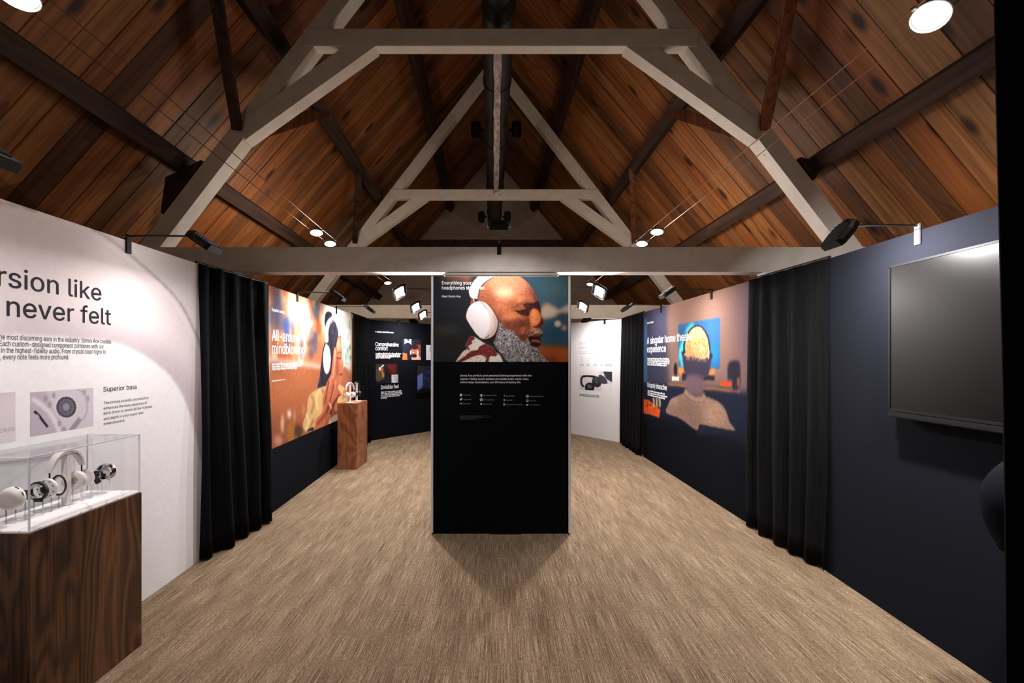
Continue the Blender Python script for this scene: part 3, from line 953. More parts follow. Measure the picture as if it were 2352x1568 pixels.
c = rect_canvas(Cw, T5, 135, 612, 433, 862, 90, 78, (40, 24, 26))
c.fill([(135, 612), (250, 612), (260, 830), (135, 838)], (58, 52, 40), 1.5, 1, False)
c.fill([(270, 612), (403, 612), (403, 760), (330, 740)], (104, 34, 34), 3, .8, False)
c.fill([(136, 690), (175, 700), (225, 770), (240, 800), (300, 830), (136, 838)], (78, 74, 54), .8); c.blob(205, 690, 30, 34, (160, 98, 72), .8)
c.blob(188, 675, 15, 22, (228, 222, 224), .4); c.line([(205, 658), (240, 626)], 16, (232, 228, 230), .4); c.fill([(215, 720), (240, 730), (245, 780), (222, 790)], (196, 110, 72), .6)
c.fill([(245, 810), (290, 796), (325, 790), (325, 825), (260, 832)], (170, 100, 76), .6)
c.fill([(330, 760), (440, 750), (440, 870), (330, 870), (135, 842), (135, 870)], (34, 36, 48), .4, 1, False)
c.fill([(343, 757), (433, 755), (433, 864), (343, 864)], (204, 202, 210), .4, 1, False); c.line([(360, 770), (390, 800), (405, 862)], 4, (120, 118, 130), .4); c.fill([(376, 770), (432, 760), (432, 862), (408, 862)], (168, 166, 178), .6, 1, False)
c.noise(1.5); c.build('photo_print', 'print', Cw.e)
c = rect_canvas(Cw, T5, 806, 360, 960, 560, 40, 50, (226, 226, 232))
c.line([(870, 390), (855, 430), (872, 450)], 5, (70, 70, 76), .4); c.build('photo_print', 'print', Cw.e)

# ---------------- white wall far right
Ew = Wall('display_wall', (0.72, 11.22), (2.40, 8.99), 'white_board', 'white display wall with black headphones picture, far right corner')
K6 = 7.84
def c6(x, y): return (1310 + x / K6, 730 + y / K6)
T6 = crop(Ew, 1310, 730, K6)
lines_mesh('headline', Ew, px_rows(Ew, [('Intuitive', c6(165, 480), c6(335, 474), .062), ('control', c6(165, 557), c6(322, 552), .062)]), 'grey_ink', bold=.0)
px_greek('paragraph', Ew, [(c6(163, 616), c6(700, 604)), (c6(163, 645), c6(548, 636))], 'grey_ink', .018, 8)
mb = MB()
for i, x in enumerate((212, 330, 447, 572, 690)):
    s, z = Ew.hit(*c6(x, 748)); rw, rh = (.022, .058) if i in (0, 2, 3) else (.022, .03)
    t = .005
    n = 20
    o1 = [(s + rw * math.cos(2 * PI * k / n), -.003, z + (rh - rw) * (1 if math.sin(2 * PI * k / n) > 0 else -1) + rw * math.sin(2 * PI * k / n)) for k in range(n)]
    o2 = [(s + (rw - t) * math.cos(2 * PI * k / n), -.003, z + (rh - rw) * (1 if math.sin(2 * PI * k / n) > 0 else -1) + (rw - t) * math.sin(2 * PI * k / n)) for k in range(n)]
    mb.add(o1 + o2, [(k, (k + 1) % n, n + (k + 1) % n, n + k) for k in range(n)])
mb.build('icon_row', 'grey_ink', Ew.e)
rows = []
for x0, x1 in ((175, 252), (300, 356), (415, 480), (545, 590), (635, 745)):
    rows += [(c6(x0, 838), c6(x1, 838)), (c6(x0 - 4, 866), c6(x1 + 4, 866))]
px_greek('icon_captions', Ew, rows, 'grey_ink', .02, 9)
c = rect_canvas(Ew, T6, 165, 950, 753, 1332, 120, 96, (216, 208, 210))
c.a[:] = (222, 216, 217)
c.fill([(160, 1030), (568, 1038), (562, 1340), (160, 1315)], (206, 196, 200), .4, 1, False)
c.fill([(520, 945), (757, 945), (757, 1186), (520, 1178)], (208, 198, 206), .4, 1, False)
c.line([(240, 1240), (205, 1190), (196, 1120), (225, 1058), (330, 1046), (440, 1058)], 34, (36, 35, 42), .5)
c.fill([(225, 1034), (330, 1034), (440, 1040), (430, 1075), (330, 1062), (240, 1066)], (34, 33, 40), .5)
c.blob(475, 1150, 84, 100, (42, 42, 50), .6, 1, None, -.3); c.blob(468, 1120, 44, 64, (72, 72, 82), 1.2, .8, None, -.4)
c.blob(348, 1245, 88, 84, (26, 26, 32), .6); c.blob(345, 1225, 62, 52, (50, 50, 58), 1); c.blob(345, 1235, 42, 26, (96, 98, 108), 1.5, .8, None, .5)
c.fill([(520, 1025), (600, 1050), (650, 1110), (664, 1178), (560, 1178), (520, 1110)], (62, 62, 70), .5)
c.fill([(604, 950), (757, 950), (757, 1136), (700, 1128), (640, 1080), (606, 1000)], (52, 53, 62), .5)
c.noise(1.5); c.build('photo_print', 'print', Ew.e)
px_greek('caption', Ew, [(c6(165, 1378), c6(518, 1408)), (c6(165, 1402), c6(512, 1432))], 'dark_ink', .022, 10)

# ---------------- dark photo wall, right
Dw = Wall('display_wall', (2.418, 7.74), (2.495, 4.54), 'black_board', 'dark display wall printed with blond head seen from behind before a screen')
K7 = 5.6
c = Canvas(0, Dw.L, 0, HW, 330, 250, crop(Dw, 1470, 720, K7), (44, 44, 58))
c.fill([(330, -260), (1480, -480), (1480, 1000), (1000, 980), (360, 940)], (128, 98, 86), 14, .9, False)
c.fill([(1240, -480), (1480, -500), (1480, 1300), (1300, 1200)], (92, 78, 86), 16, .75, False)
c.fill([(30, -40), (330, -150), (340, 900), (30, 960)], (50, 50, 68), 8, .85, False)
c.fill([(38, 60), (92, 60), (92, 880), (38, 900)], (54, 88, 122), 2, .9, False)
c.fill([(350, 910), (600, 925), (1290, 1005), (1480, 1030), (1480, 1600), (30, 1600), (30, 900)], (25, 28, 42), 3, 1, False)
c.fill([(30, 1330), (400, 1330), (1480, 1640), (1480, 2900), (30, 2000)], (13, 14, 19), 8, 1, False)
c.line([(360, 905), (600, 930), (820, 955), (1290, 1000)], 34, (118, 78, 58), 1)
# screen
scr = [(490, 145), (510, 135), (1010, 55), (1026, 62), (1030, 700), (1010, 712), (510, 692), (492, 680)]
mscr = c.fill(scr, (44, 86, 130), .7, 1, False)
c.blob(940, 250, 120, 180, (58, 104, 162), 10, .7, mscr); c.blob(960, 520, 60, 110, (36, 140, 190), 7, .7, mscr)
for p, wd in (([(690, 130), (630, 190), (600, 260)], 50), ([(600, 280), (545, 400), (530, 520)], 46), ([(560, 380), (530, 520), (545, 680)], 30), ([(520, 440), (505, 600)], 24)):
    c.line(p, wd, (84, 190, 186), 2.2, .85, mscr)
c.blob(520, 230, 40, 70, (46, 66, 92), 5, .7, mscr)
c.fill([(500, 700), (560, 705), (545, 800), (490, 760)], (206, 122, 56), 2.5, .9, False); c.fill([(905, 715), (965, 715), (955, 790), (890, 790)], (214, 122, 52), 2, .9, False)
c.blob(458, 720, 24, 90, (32, 28, 34), 1.2); c.fill([(412, 808), (505, 812), (503, 862), (412, 858)], (220, 206, 186), .8, 1, False)
c.fill([(900, 790), (965, 795), (958, 862), (800, 855), (800, 800)], (36, 30, 36), 1, 1, False); c.fill([(540, 770), (610, 770), (610, 870), (540, 860)], (34, 30, 38), 1, 1, False)
c.fill([(1030, 870), (1185, 878), (1185, 935), (1030, 928)], (196, 62, 34), .7, 1, False); c.fill([(1030, 930), (1185, 938), (1185, 965), (1030, 955)], (72, 70, 50), .7, 1, False)
c.fill([(1130, 680), (1160, 620), (1230, 600), (1285, 640), (1290, 900), (1250, 980), (1190, 975), (1185, 860), (1130, 850)], (38, 33, 44), 1.5); c.fill([(1250, 820), (1280, 825), (1278, 940), (1250, 930)], (120, 76, 50), 1, .9, False)
# neck, head
c.fill([(548, 560), (560, 480), (910, 500), (912, 620), (880, 780), (810, 850), (806, 1010), (840, 1100), (700, 1110), (590, 1060), (600, 900), (604, 820), (570, 720)], (48, 44, 58), .8)
c.fill([(604, 800), (806, 830), (806, 1040), (720, 1060), (600, 1000)], (92, 72, 78), 2.5, .9)
hr = [(584, 490), (590, 380), (622, 260), (690, 180), (740, 168), (800, 195), (858, 290), (884, 400), (892, 490), (872, 556), (810, 580), (730, 566), (680, 545), (610, 556)]
mh = c.fill(hr, (216, 150, 90), .7)
c.blob(735, 240, 80, 70, (255, 236, 206), 5, .9, mh)
cw = Dw.hit(1470 + 780 / K7, 720 + 370 / K7)
uc, vc = cw[0] / Dw.L, 1 - cw[1] / HW
c.strokes(mh, 900, 6, [(255, 232, 192), (150, 86, 44), (232, 168, 104), (250, 206, 150), (120, 66, 36)], lambda u, v: math.atan2((v - vc) * 250, (u - uc) * 330) + 1.1, .42)
c.fill([(590, 470), (700, 500), (800, 520), (886, 470), (886, 560), (590, 560)], (112, 78, 62), 5, .55, False)
mlow = c.mask([(585, 490), (880, 500), (870, 610), (600, 600)], False, 1)
c.strokes(mlow, 110, 5, [(150, 120, 104), (196, 150, 110)], lambda u, v: 1.5, .35)
c.line([(575, 520), (566, 400), (610, 260), (690, 172), (760, 160), (820, 200), (880, 320), (900, 470)], 16, (26, 26, 34), .5)
c.line([(575, 510), (582, 540)], 14, (180, 170, 140), .5); c.line([(892, 470), (880, 580)], 14, (196, 196, 160), .5); c.line([(900, 460), (905, 570)], 10, (24, 24, 30), .5)
# jumper
sw = [(340, 1275), (360, 1180), (400, 1100), (500, 1050), (560, 1020), (580, 975), (620, 1000), (700, 1060), (790, 1060), (820, 1010), (840, 1050), (850, 1065), (960, 1110), (1050, 1170), (1110, 1260), (1150, 1390), (1220, 1505), (1000, 1470), (780, 1430), (750, 1490), (690, 1478), (520, 1350)]
mw = c.fill(sw, (116, 92, 80), .8)
c.blob(560, 1200, 150, 120, (96, 76, 68), 8, .7, mw); c.blob(960, 1280, 130, 150, (142, 112, 92), 8, .7, mw); c.blob(700, 1320, 80, 140, (92, 72, 64), 8, .6, mw); c.blob(440, 1130, 60, 60, (140, 110, 92), 5, .7, mw)
c.noise(7, mw, .5)
c.line([(575, 985), (620, 1050), (700, 1100), (800, 1105), (840, 1060)], 16, (150, 116, 94), 1, .7, mw); c.line([(560, 1030), (620, 1090), (700, 1135), (810, 1135), (850, 1080)], 8, (74, 56, 52), .8, .7, mw)
c.fill([(745, 1495), (765, 1425), (800, 1435), (1010, 1475), (1220, 1510), (1220, 1560), (740, 1560)], (24, 26, 36), .8, 1, False)
# orange sleeve
mo = c.fill([(46, 1095), (110, 1110), (160, 1150), (215, 1195), (264, 1235), (246, 1338), (150, 1305), (48, 1276)], (186, 76, 34), .6, 1, False)
c.noise(8, mo, .5)
for p in (([(70, 1190), (110, 1170), (150, 1180)]), ([(180, 1260), (195, 1220), (225, 1215)]), ([(100, 1130), (95, 1200)])):
    c.line(p, 10, (98, 36, 18), .8, .8, mo)
for x in (180, 218, 256):
    c.line([(x - 8, 1085), (x, 1140), (x - 4, 1200)], 24, (172, 150, 112), .8, .85)
c.noise(2.0)
c.build('photo_print', 'print', Dw.e)
def c7(x, y): return (1470 + x / K7, 720 + y / K7)
lines_mesh('headline', Dw, px_rows(Dw, [('A singular home theater', c7(92, 392), c7(684, 338), .108), ('experience', c7(94, 500), c7(334, 490), .108)]), 'white_ink', bold=.014)
lines_mesh('caption', Dw, px_rows(Dw, [('Home Theater', c7(92, 134), c7(176, 120), .034)]), 'white_ink', bold=.01)
px_greek('paragraph', Dw, [(c7(97, 592), c7(388, 592)), (c7(97, 620), c7(384, 620)), (c7(97, 645), c7(380, 647)), (c7(97, 668), c7(342, 674))], 'white_ink', .034, 11)
lines_mesh('subheading', Dw, px_rows(Dw, [('Uniquely interactive', c7(96, 945), c7(346, 985), .08)]), 'white_ink', bold=.012)
px_greek('paragraph', Dw, [(c7(100, 1004), c7(328, 1040)), (c7(100, 1028), c7(348, 1074)), (c7(100, 1054), c7(336, 1102))], 'white_ink', .03, 12)

# ---------------- wall with the television, right
Tw = Wall('display_wall', (2.551, 3.62), (2.488, 0.80), 'tv_wall_board', 'slate blue display wall carrying the large television, right side')
sA, zA = Tw.hit(2040, 612, .07); sB, zB = Tw.hit(2040, 942, .07)
zlow = zB
tvw = (zA - zlow) * 16 / 9
p = Tw.world(sA, 0, 0)
tv = empty('television', (p.x, p.y, zlow), (0, 0, Tw.ang)); tag(tv, 'large switched-off flat television mounted on the slate wall', 'television')
hh = zA - zlow
MB().bbox(0, tvw, -.062, -.02, 0, hh, .004).build('case', 'tv_frame', tv)
mb = MB()
for a, b, c_, d_ in ((0, .012, 0, hh), (tvw - .012, tvw, 0, hh), (0, tvw, hh - .012, hh), (0, tvw, 0, .016)):
    mb.box(a, b, -.070, -.060, c_, d_)
mb.build('bezel', 'tv_frame', tv)
MB().box(.012, tvw - .012, -.066, -.061, .016, hh - .012).build('screen', 'tv_screen', tv)
MB().bbox(.02, tvw - .02, -.095, -.03, -.035, -.004, .006).build('sound_bar', 'tv_frame', tv)
MB().box(.4, tvw - .4, -.02, 0, .2, hh - .2).build('wall_mount', 'black_metal', tv)

# small screen on the dark wall
s0, z1 = Cw.hit(*c5(664, 630)); _, z0 = Cw.hit(*c5(664, 1005))
p = Cw.world(s0, 0, 0); ww = (z1 - z0) * 1.5; hh = z1 - z0
t2 = empty('wall_screen', (p.x, p.y, z0), (0, 0, Cw.ang)); tag(t2, 'black framed screen with dark blue picture on the navy wall', 'screen')
MB().bbox(0, ww, -.04, 0, 0, hh, .004).build('case', 'tv_frame', t2)
c = Canvas(.02, ww - .02, .02, hh - .02, 70, 48, lambda x, y: Cw.hit(*c5(x, y)), (34, 38, 62))
c.T = lambda x, y: tuple(np.subtract(Cw.hit(*c5(x, y)), (s0, z0)))
c.fill([(672, 640), (740, 640), (745, 740), (675, 770)], (44, 40, 46), .8, 1, False); c.fill([(675, 770), (742, 735), (745, 900), (720, 940), (675, 960)], (92, 112, 170), .8, 1, False)
for i in range(60):
    c.blob(r2.uniform(760, 1000), r2.uniform(700, 960), r2.uniform(6, 24), r2.uniform(3, 9), r2.choice([(40, 52, 96), (66, 84, 136), (26, 30, 50), (84, 100, 150)]), .8, .6)
c.fill([(690, 960), (760, 930), (1000, 960), (1000, 1005), (672, 1005)], (16, 16, 24), 1, .9, False)
c.build('screen', 'print', t2, .042)

# ---------------- black stand in the middle
I = Wall('display_stand', (-.657, 4.335), (.660, 4.335), 'black_board', 'tall black central stand printed with bearded man wearing white headphones', 'display stand', None, t=.04, z0=.012)
tr = .022
for s0_, nm in ((0 - .004, 0), (I.L - tr + .004, 1)):
    MB().bbox(s0_, s0_ + tr, -.012, .04, .012, HW + .004, .004).build('edge_trim', 'aluminium', I.e)
def sidep(xa, xb):
    return MB().add([(xa[0], xa[1], 0), (xb[0], xb[1], 0), (xb[0], xb[1], HW), (xa[0], xa[1], HW)] + [(xa[0] + xa[2], xa[1], 0), (xb[0] + xa[2], xb[1], 0), (xb[0] + xa[2], xb[1], HW), (xa[0] + xa[2], xa[1], HW)],
                    [(0, 1, 2, 3), (7, 6, 5, 4), (0, 4, 5, 1), (1, 5, 6, 2), (2, 6, 7, 3), (3, 7, 4, 0)])
sidep((.01, .042, .04), (-.26, 4.2, .04)).build('side_panel', 'black_board', I.e)
sidep((I.L - .01, .042, -.04), (I.L + .17, 4.2, -.04)).build('side_panel', 'white_board', I.e)
MB().box(-.22, I.L + .13, 4.14, 4.2, 0, HW).build('rear_panel', 'black_board', I.e)
MB().box(.55, .85, -.01, .1, 0, .012).build('foot', 'black_metal', I.e)
K1 = 6.818
T1 = crop(I, 985, 620, K1)
sL, zT = T1(75, 102); sR, zBt = T1(2197, 1438)
c = Canvas(sL, sR, zBt, HW, 400, 256, T1, (37, 38, 41))
c.fill([(1380, 40), (2260, 40), (2260, 1230), (1640, 1230), (1650, 500)], (50, 78, 92), 14, 1, False)
c.blob(2000, 300, 260, 200, (84, 106, 108), 22, .6); c.blob(1950, 980, 220, 150, (28, 58, 76), 18, .7)
c.fill([(1740, 640), (1830, 540), (1960, 570), (2040, 620), (2120, 570), (2260, 520), (2260, 660), (2060, 680), (1950, 740), (1780, 760)], (196, 168, 142), 5, .9); c.blob(1850, 560, 60, 50, (186, 136, 100), 6, .6)
c.blob(2090, 740, 70, 60, (62, 56, 66), 7, .9); c.blob(2018, 840, 52, 52, (208, 172, 156), 2.5, .9); c.blob(2120, 905, 44, 50, (176, 132, 118), 3, .8)
c.fill([(1640, 1160), (1800, 1180), (2260, 1215), (2260, 1500), (1640, 1500)], (146, 74, 36), 6, 1, False); c.blob(1900, 1420, 120, 60, (104, 40, 28), 9, .7); c.blob(2120, 1300, 120, 60, (168, 92, 46), 10, .6)
c.blob(430, 120, 220, 70, (156, 98, 78), 14, .8); c.blob(600, 130, 60, 50, (190, 116, 90), 8, .6)
c.blob(300, 930, 180, 45, (78, 80, 66), 10, .7); c.blob(160, 1000, 140, 60, (60, 62, 50), 12, .6); c.blob(420, 1150, 240, 140, (48, 40, 38), 20, .6); c.blob(250, 500, 200, 250, (40, 43, 52), 25, .7); c.blob(200, 1330, 150, 90, (44, 46, 44), 16, .6)
head = [(1000, 60), (1250, 60), (1420, 104), (1530, 180), (1620, 290), (1680, 400), (1724, 490), (1752, 580), (1757, 680), (1776, 750), (1803, 810), (1790, 870), (1752, 908), (1766, 950), (1792, 1000), (1776, 1050), (1748, 1062), (1764, 1110), (1752, 1170), (1715, 1210), (1740, 1300), (1790, 1360), (1850, 1480), (1200, 1480), (1000, 1180), (1060, 980), (1010, 760), (800, 520), (764, 440), (790, 300), (870, 180)]
mh = c.fill(head, (150, 82, 54), .8)
c.softk = .62
c.blob(1200, 250, 380, 210, (206, 134, 102), 26, .9, mh); c.blob(1190, 360, 150, 90, (246, 184, 148), 14, .9, mh); c.blob(1350, 150, 180, 70, (196, 122, 94), 16, .7, mh)
c.blob(900, 420, 110, 160, (150, 84, 60), 14, .7, mh); c.blob(1640, 330, 70, 150, (132, 78, 66), 10, .8, mh); c.blob(1430, 460, 90, 60, (214, 134, 96), 9, .7, mh); c.blob(1590, 440, 60, 40, (190, 112, 80), 8, .6, mh)
c.blob(1150, 600, 140, 110, (196, 116, 78), 16, .7, mh); c.blob(1330, 690, 170, 44, (208, 124, 78), 9, .8, mh)
c.fill([(1160, 800), (1300, 790), (1480, 780), (1580, 740), (1590, 850), (1480, 1000), (1430, 1080), (1300, 960), (1180, 900)], (112, 58, 42), 7, .9, True, mh)
c.blob(1460, 850, 90, 50, (92, 46, 34), 8, .7, mh); c.blob(1500, 960, 70, 70, (172, 96, 60), 7, .8, mh); c.blob(1640, 930, 90, 36, (196, 116, 72), 5, .8, mh); c.blob(1520, 1060, 30, 50, (150, 78, 52), 4, .7, mh)
c.fill([(1640, 300), (1690, 420), (1735, 520), (1752, 600), (1700, 520), (1640, 440)], (96, 52, 46), 5, .9, True, mh)
c.fill([(1100, 620), (1060, 760), (1090, 900), (1180, 900), (1160, 760)], (142, 80, 58), 8, .7, True, mh)
c.fill([(1400, 1000), (1500, 1010), (1560, 960), (1600, 900), (1560, 1030), (1500, 1120), (1440, 1090)], (92, 48, 38), 4, .85, True, mh)
c.line([(1590, 880), (1540, 930), (1500, 1000), (1490, 1060)], 26, (84, 40, 30), 3, .8, mh)
c.blob(1250, 740, 120, 30, (214, 136, 92), 7, .7, mh)
# brow and eye
c.fill([(1470, 545), (1540, 515), (1640, 512), (1700, 470), (1740, 540), (1757, 640), (1752, 690), (1720, 650), (1640, 612), (1590, 650), (1570, 715), (1480, 715), (1400, 680), (1370, 640), (1450, 620), (1520, 600)], (58, 32, 30), 3, .95, True, mh)
c.line([(1290, 590), (1380, 560), (1470, 510), (1560, 500)], 26, (120, 66, 48), 3, .8, mh); c.line([(1330, 630), (1400, 650), (1470, 640), (1540, 600)], 10, (30, 16, 16), .8, .9, mh); c.line([(1400, 625), (1460, 620), (1510, 598)], 10, (150, 90, 66), 1.2, .7, mh)
c.line([(1480, 450), (1460, 500), (1470, 540)], 12, (150, 86, 60), 3, .7, mh); c.line([(1620, 410), (1640, 450), (1700, 480)], 16, (126, 72, 56), 3, .7, mh)
c.blob(1690, 560, 55, 46, (44, 30, 32), 5, .8, mh)
# nose
c.fill([(1600, 640), (1640, 604), (1700, 624), (1735, 690), (1755, 760), (1740, 820), (1680, 880), (1620, 890), (1592, 840), (1580, 740)], (206, 116, 66), 2.5, 1, True, mh)
c.blob(1650, 700, 36, 70, (232, 146, 88), 6, .8, mh); c.blob(1650, 800, 36, 40, (236, 150, 96), 5, .7, mh)
c.fill([(1630, 890), (1700, 860), (1750, 800), (1762, 740), (1800, 800), (1790, 870), (1752, 908), (1690, 905)], (70, 32, 28), 2.5, .95, True, mh)
# mouth
c.fill([(1570, 1030), (1680, 1000), (1790, 1000), (1776, 1050), (1748, 1062), (1764, 1110), (1752, 1170), (1715, 1210), (1620, 1190), (1560, 1120)], (38, 20, 20), 2.5, .95, True, mh)
c.line([(1600, 1030), (1680, 1026), (1750, 1010)], 18, (150, 84, 72), 2, .8, mh); c.line([(1610, 1110), (1680, 1104), (1740, 1130)], 34, (168, 92, 76), 2.5, .85, mh)
# beard
beard = [(1085, 770), (1130, 800), (1170, 910), (1300, 950), (1400, 1050), (1450, 1110), (1510, 1130), (1545, 1070), (1580, 1130), (1600, 1190), (1700, 1220), (1740, 1300), (1790, 1360), (1860, 1490), (1190, 1490), (1080, 1300), (995, 1170), (1050, 1050), (1080, 920)]
mb_ = c.fill(beard, (92, 84, 84), 1.5)
c.blob(1180, 1080, 150, 160, (128, 122, 124), 14, .8, mb_); c.blob(1640, 1300, 120, 90, (56, 46, 44), 10, .8, mb_); c.blob(1480, 1420, 200, 80, (96, 84, 78), 14, .6, mb_)
c.strokes(mb_, 2300, 6, [(206, 202, 204), (176, 172, 174), (40, 36, 38), (66, 60, 62), (226, 222, 222)], None, .75)
mm = c.mask([(1560, 1030), (1580, 990), (1660, 950), (1740, 920), (1790, 960), (1770, 1010), (1680, 990), (1600, 1030)], True, 1)
c.strokes(mm, 190, 6, [(190, 184, 182), (46, 34, 32), (150, 140, 136)], lambda u, v: 2.0, .7)
mst = c.mask([(780, 300), (900, 330), (1050, 500), (1120, 800), (1050, 780), (780, 480)], True, 6)
c.strokes(mst, 700, 2, [(120, 70, 54), (146, 86, 64)], None, .45)
c.noise(5.0, mh, .5)
c.noise(4.0, mh, 1.6)
# knitted top
knit = [(420, 1440), (470, 1360), (540, 1270), (600, 1230), (575, 1180), (610, 1110), (650, 1040), (700, 1040), (760, 1070), (880, 1150), (1000, 1210), (1060, 1290), (1110, 1330), (1180, 1480), (420, 1480)]
mk = c.fill(knit, (226, 218, 204), .8)
for P in ([(600, 1230), (575, 1180), (615, 1100), (650, 1035), (705, 1040), (712, 1080), (670, 1110), (680, 1150), (620, 1190), (640, 1260)],
          [(860, 1165), (930, 1160), (1010, 1220), (1060, 1290), (1050, 1350), (960, 1350), (930, 1440), (880, 1440), (900, 1380), (820, 1330), (700, 1350), (600, 1400), (500, 1440), (430, 1440), (560, 1350), (660, 1270), (760, 1250), (790, 1200)]):
    c.fill(P, (112, 46, 48), .8, 1, True, mk)
for i in range(150):
    c.blob(r2.uniform(440, 1160), r2.uniform(1060, 1440), 7, 8, r2.choice([(70, 30, 32), (150, 80, 80), (190, 176, 160)]), .4, .6, mk)
c.fill([(990, 1170), (1060, 1290), (1120, 1330), (1190, 1490), (1300, 1490), (1200, 1400), (1080, 1250), (1000, 1130)], (26, 24, 32), 2, .9)
c.fill([(740, 1050), (860, 1100), (1000, 1160), (1060, 1000), (980, 1070), (880, 1090)], (44, 26, 26), 3, .8)
# headband
c.fill([(1000, 60), (1010, 112), (900, 180), (830, 240), (795, 300), (772, 430), (735, 445), (672, 440), (640, 400), (628, 320), (650, 260), (690, 190), (770, 100), (840, 60)], (236, 226, 222), .7)
c.fill([(840, 60), (1010, 110), (890, 180), (810, 260), (780, 330), (760, 440), (735, 440), (760, 300), (800, 200), (900, 120)], (206, 184, 172), 1.8, .9)
c.line([(1010, 112), (900, 180), (830, 245), (795, 310), (768, 440)], 14, (46, 38, 48), .7, .9)
c.fill([(668, 450), (700, 450), (712, 500), (690, 525), (650, 540), (655, 490)], (140, 80, 60), .8); c.line([(700, 445), (712, 500)], 14, (226, 206, 196), .6)
# ear cup
cup = [(585, 740), (600, 640), (645, 555), (720, 502), (800, 486), (890, 515), (960, 580), (1020, 670), (1066, 760), (1076, 850), (1046, 970), (985, 1045), (885, 1078), (815, 1066), (750, 1010), (690, 930), (625, 830)]
c.fill([(x + 22, y + 14) for x, y in cup], (40, 26, 26), 3.5, .75)
mc = c.fill(cup, (214, 196, 188), .7)
c.fill([(1000, 640), (1066, 760), (1076, 850), (1046, 970), (985, 1045), (960, 1000), (1020, 880), (1010, 740)], (186, 156, 142), 3, .8, True, mc)
c.fill([(587, 740), (602, 642), (648, 560), (720, 508), (790, 500), (868, 570), (930, 680), (962, 780), (955, 880), (910, 990), (850, 1058), (800, 1050), (740, 990), (680, 905), (622, 815)], (234, 224, 226), 1.5, 1, True, mc)
c.line([(800, 505), (850, 535), (905, 610)], 12, (150, 140, 138), .6, .9); c.line([(885, 1062), (925, 1040), (945, 1012)], 12, (58, 48, 48), .6)
c.blob(690, 835, 22, 20, (212, 200, 204), 1, .7)
c.noise(2.0)
c.build('photo_print', 'print', I.e)
def c1(x, y): return (985 + x / K1, 620 + y / K1)
lines_mesh('headline', I, px_rows(I, [('Everything your', c1(205, 227), c1(668, 227), .0325), ('headphones should be', c1(205, 304), c1(868, 304), .0325)]), 'white_ink', bold=.012)
lines_mesh('lettering', I, px_rows(I, [('Meet Sonos Ace', c1(205, 428), c1(498, 428), .020)]), 'white_ink', bold=.006)
def c8(x, y): return (1030 + x / 9.8, 840 + y / 9.8)
lines_mesh('paragraph', I, px_rows(I, [('Sonos Ace perfects your personal listening experience with the', c8(265, 235), c8(1868, 240), .0178),
                                       ('highest-fidelity sound, lossless and spatial audio, world-class', c8(265, 312), c8(1803, 316), .0178),
                                       ('Active Noise Cancellation, and 30 hours of battery life.', c8(265, 386), c8(1632, 390), .0178)]), 'white_ink', bold=.004)
cap = [('Spatial audio', 330, 668, 498), ('Lossless audio', 326, 767, 520), ('Dolby Atmos', 326, 862, 498),
       ('Dynamic head tracking', 788, 676, 1080), ('USB-C and 3.5 mm', 785, 776, 1026), ('Wear detection', 785, 872, 980),
       ('Rapid charging', 1298, 688, 1490), ('Bluetooth\u00ae', 1298, 784, 1440), ('Apple and Android compatible', 1295, 882, 1668),
       ('Active Noise Cancellation', 1824, 698, 2140), ('Aware mode', 1824, 796, 1978), ('30-hour battery life', 1824, 890, 2060)]
for b, x, y, x1 in cap:
    lines_mesh('feature_caption', I, px_rows(I, [(b, c8(x, y), c8(x1, y), .011)]), 'grey_ink')
class Icon(MB):
    def ring(self, cx_, cy_, ro, ri, n=18):
        s, z = I.hit(*c8(cx_, cy_)); u = 4.335 / F / 9.8
        a = [(s + ro * u * math.cos(2 * PI * k / n), -.003, z + ro * u * math.sin(2 * PI * k / n)) for k in range(n)]
        if ri <= 0: return self.add(a, [tuple(range(n))])
        b = [(s + ri * u * math.cos(2 * PI * k / n), -.003, z + ri * u * math.sin(2 * PI * k / n)) for k in range(n)]
        return self.add(a + b, [(k, (k + 1) % n, n + (k + 1) % n, n + k) for k in range(n)])
    def poly(self, P):
        h = [I.hit(*c8(x, y)) for x, y in P]
        return self.add([(a, -.003, b) for a, b in h], [tuple(range(len(P)))])
    def done(self):
        self.build('feature_icon', 'white_ink', I.e)
Icon().ring(282, 655, 32, 17, 6).ring(282, 655, 9, 0).done()
Icon().poly([(250, 755), (275, 735), (300, 755), (275, 780)]).ring(298, 738, 15, 0).done()
Icon().poly([(258, 832), (278, 848), (258, 866)]).poly([(302, 832), (282, 848), (302, 866)]).done()
Icon().ring(740, 648, 14, 6).poly([(708, 652), (728, 646), (728, 664), (712, 668)]).poly([(772, 652), (752, 646), (752, 664), (768, 668)]).ring(740, 682, 17, 8).done()
Icon().ring(738, 760, 32, 20).poly([(738, 748), (770, 744), (770, 768), (738, 770)]).done()
Icon().poly([(722, 832), (764, 857), (722, 884)]).done()
Icon().poly([(1262, 652), (1270, 668), (1246, 690), (1258, 670), (1246, 668)]).done()
Icon().poly([(1252, 745), (1270, 758), (1258, 768), (1270, 780), (1252, 792), (1243, 780), (1250, 768), (1243, 758)]).done()
ic = Icon()
for (a, b, c_, d_) in ((1240, 1248, 842, 888), (1266, 1273, 842, 888), (1248, 1266, 842, 849), (1248, 1266, 881, 888)): ic.poly([(a, c_), (b, c_), (b, d_), (a, d_)])
ic.done()
Icon().ring(1777, 682, 32, 24).ring(1777, 682, 15, 7).done()
Icon().ring(1777, 780, 30, 25).ring(1777, 790, 13, 0).done()
Icon().poly([(1750, 862), (1782, 862), (1782, 890), (1750, 890)]).poly([(1788, 864), (1802, 870), (1802, 884), (1788, 890)]).done()
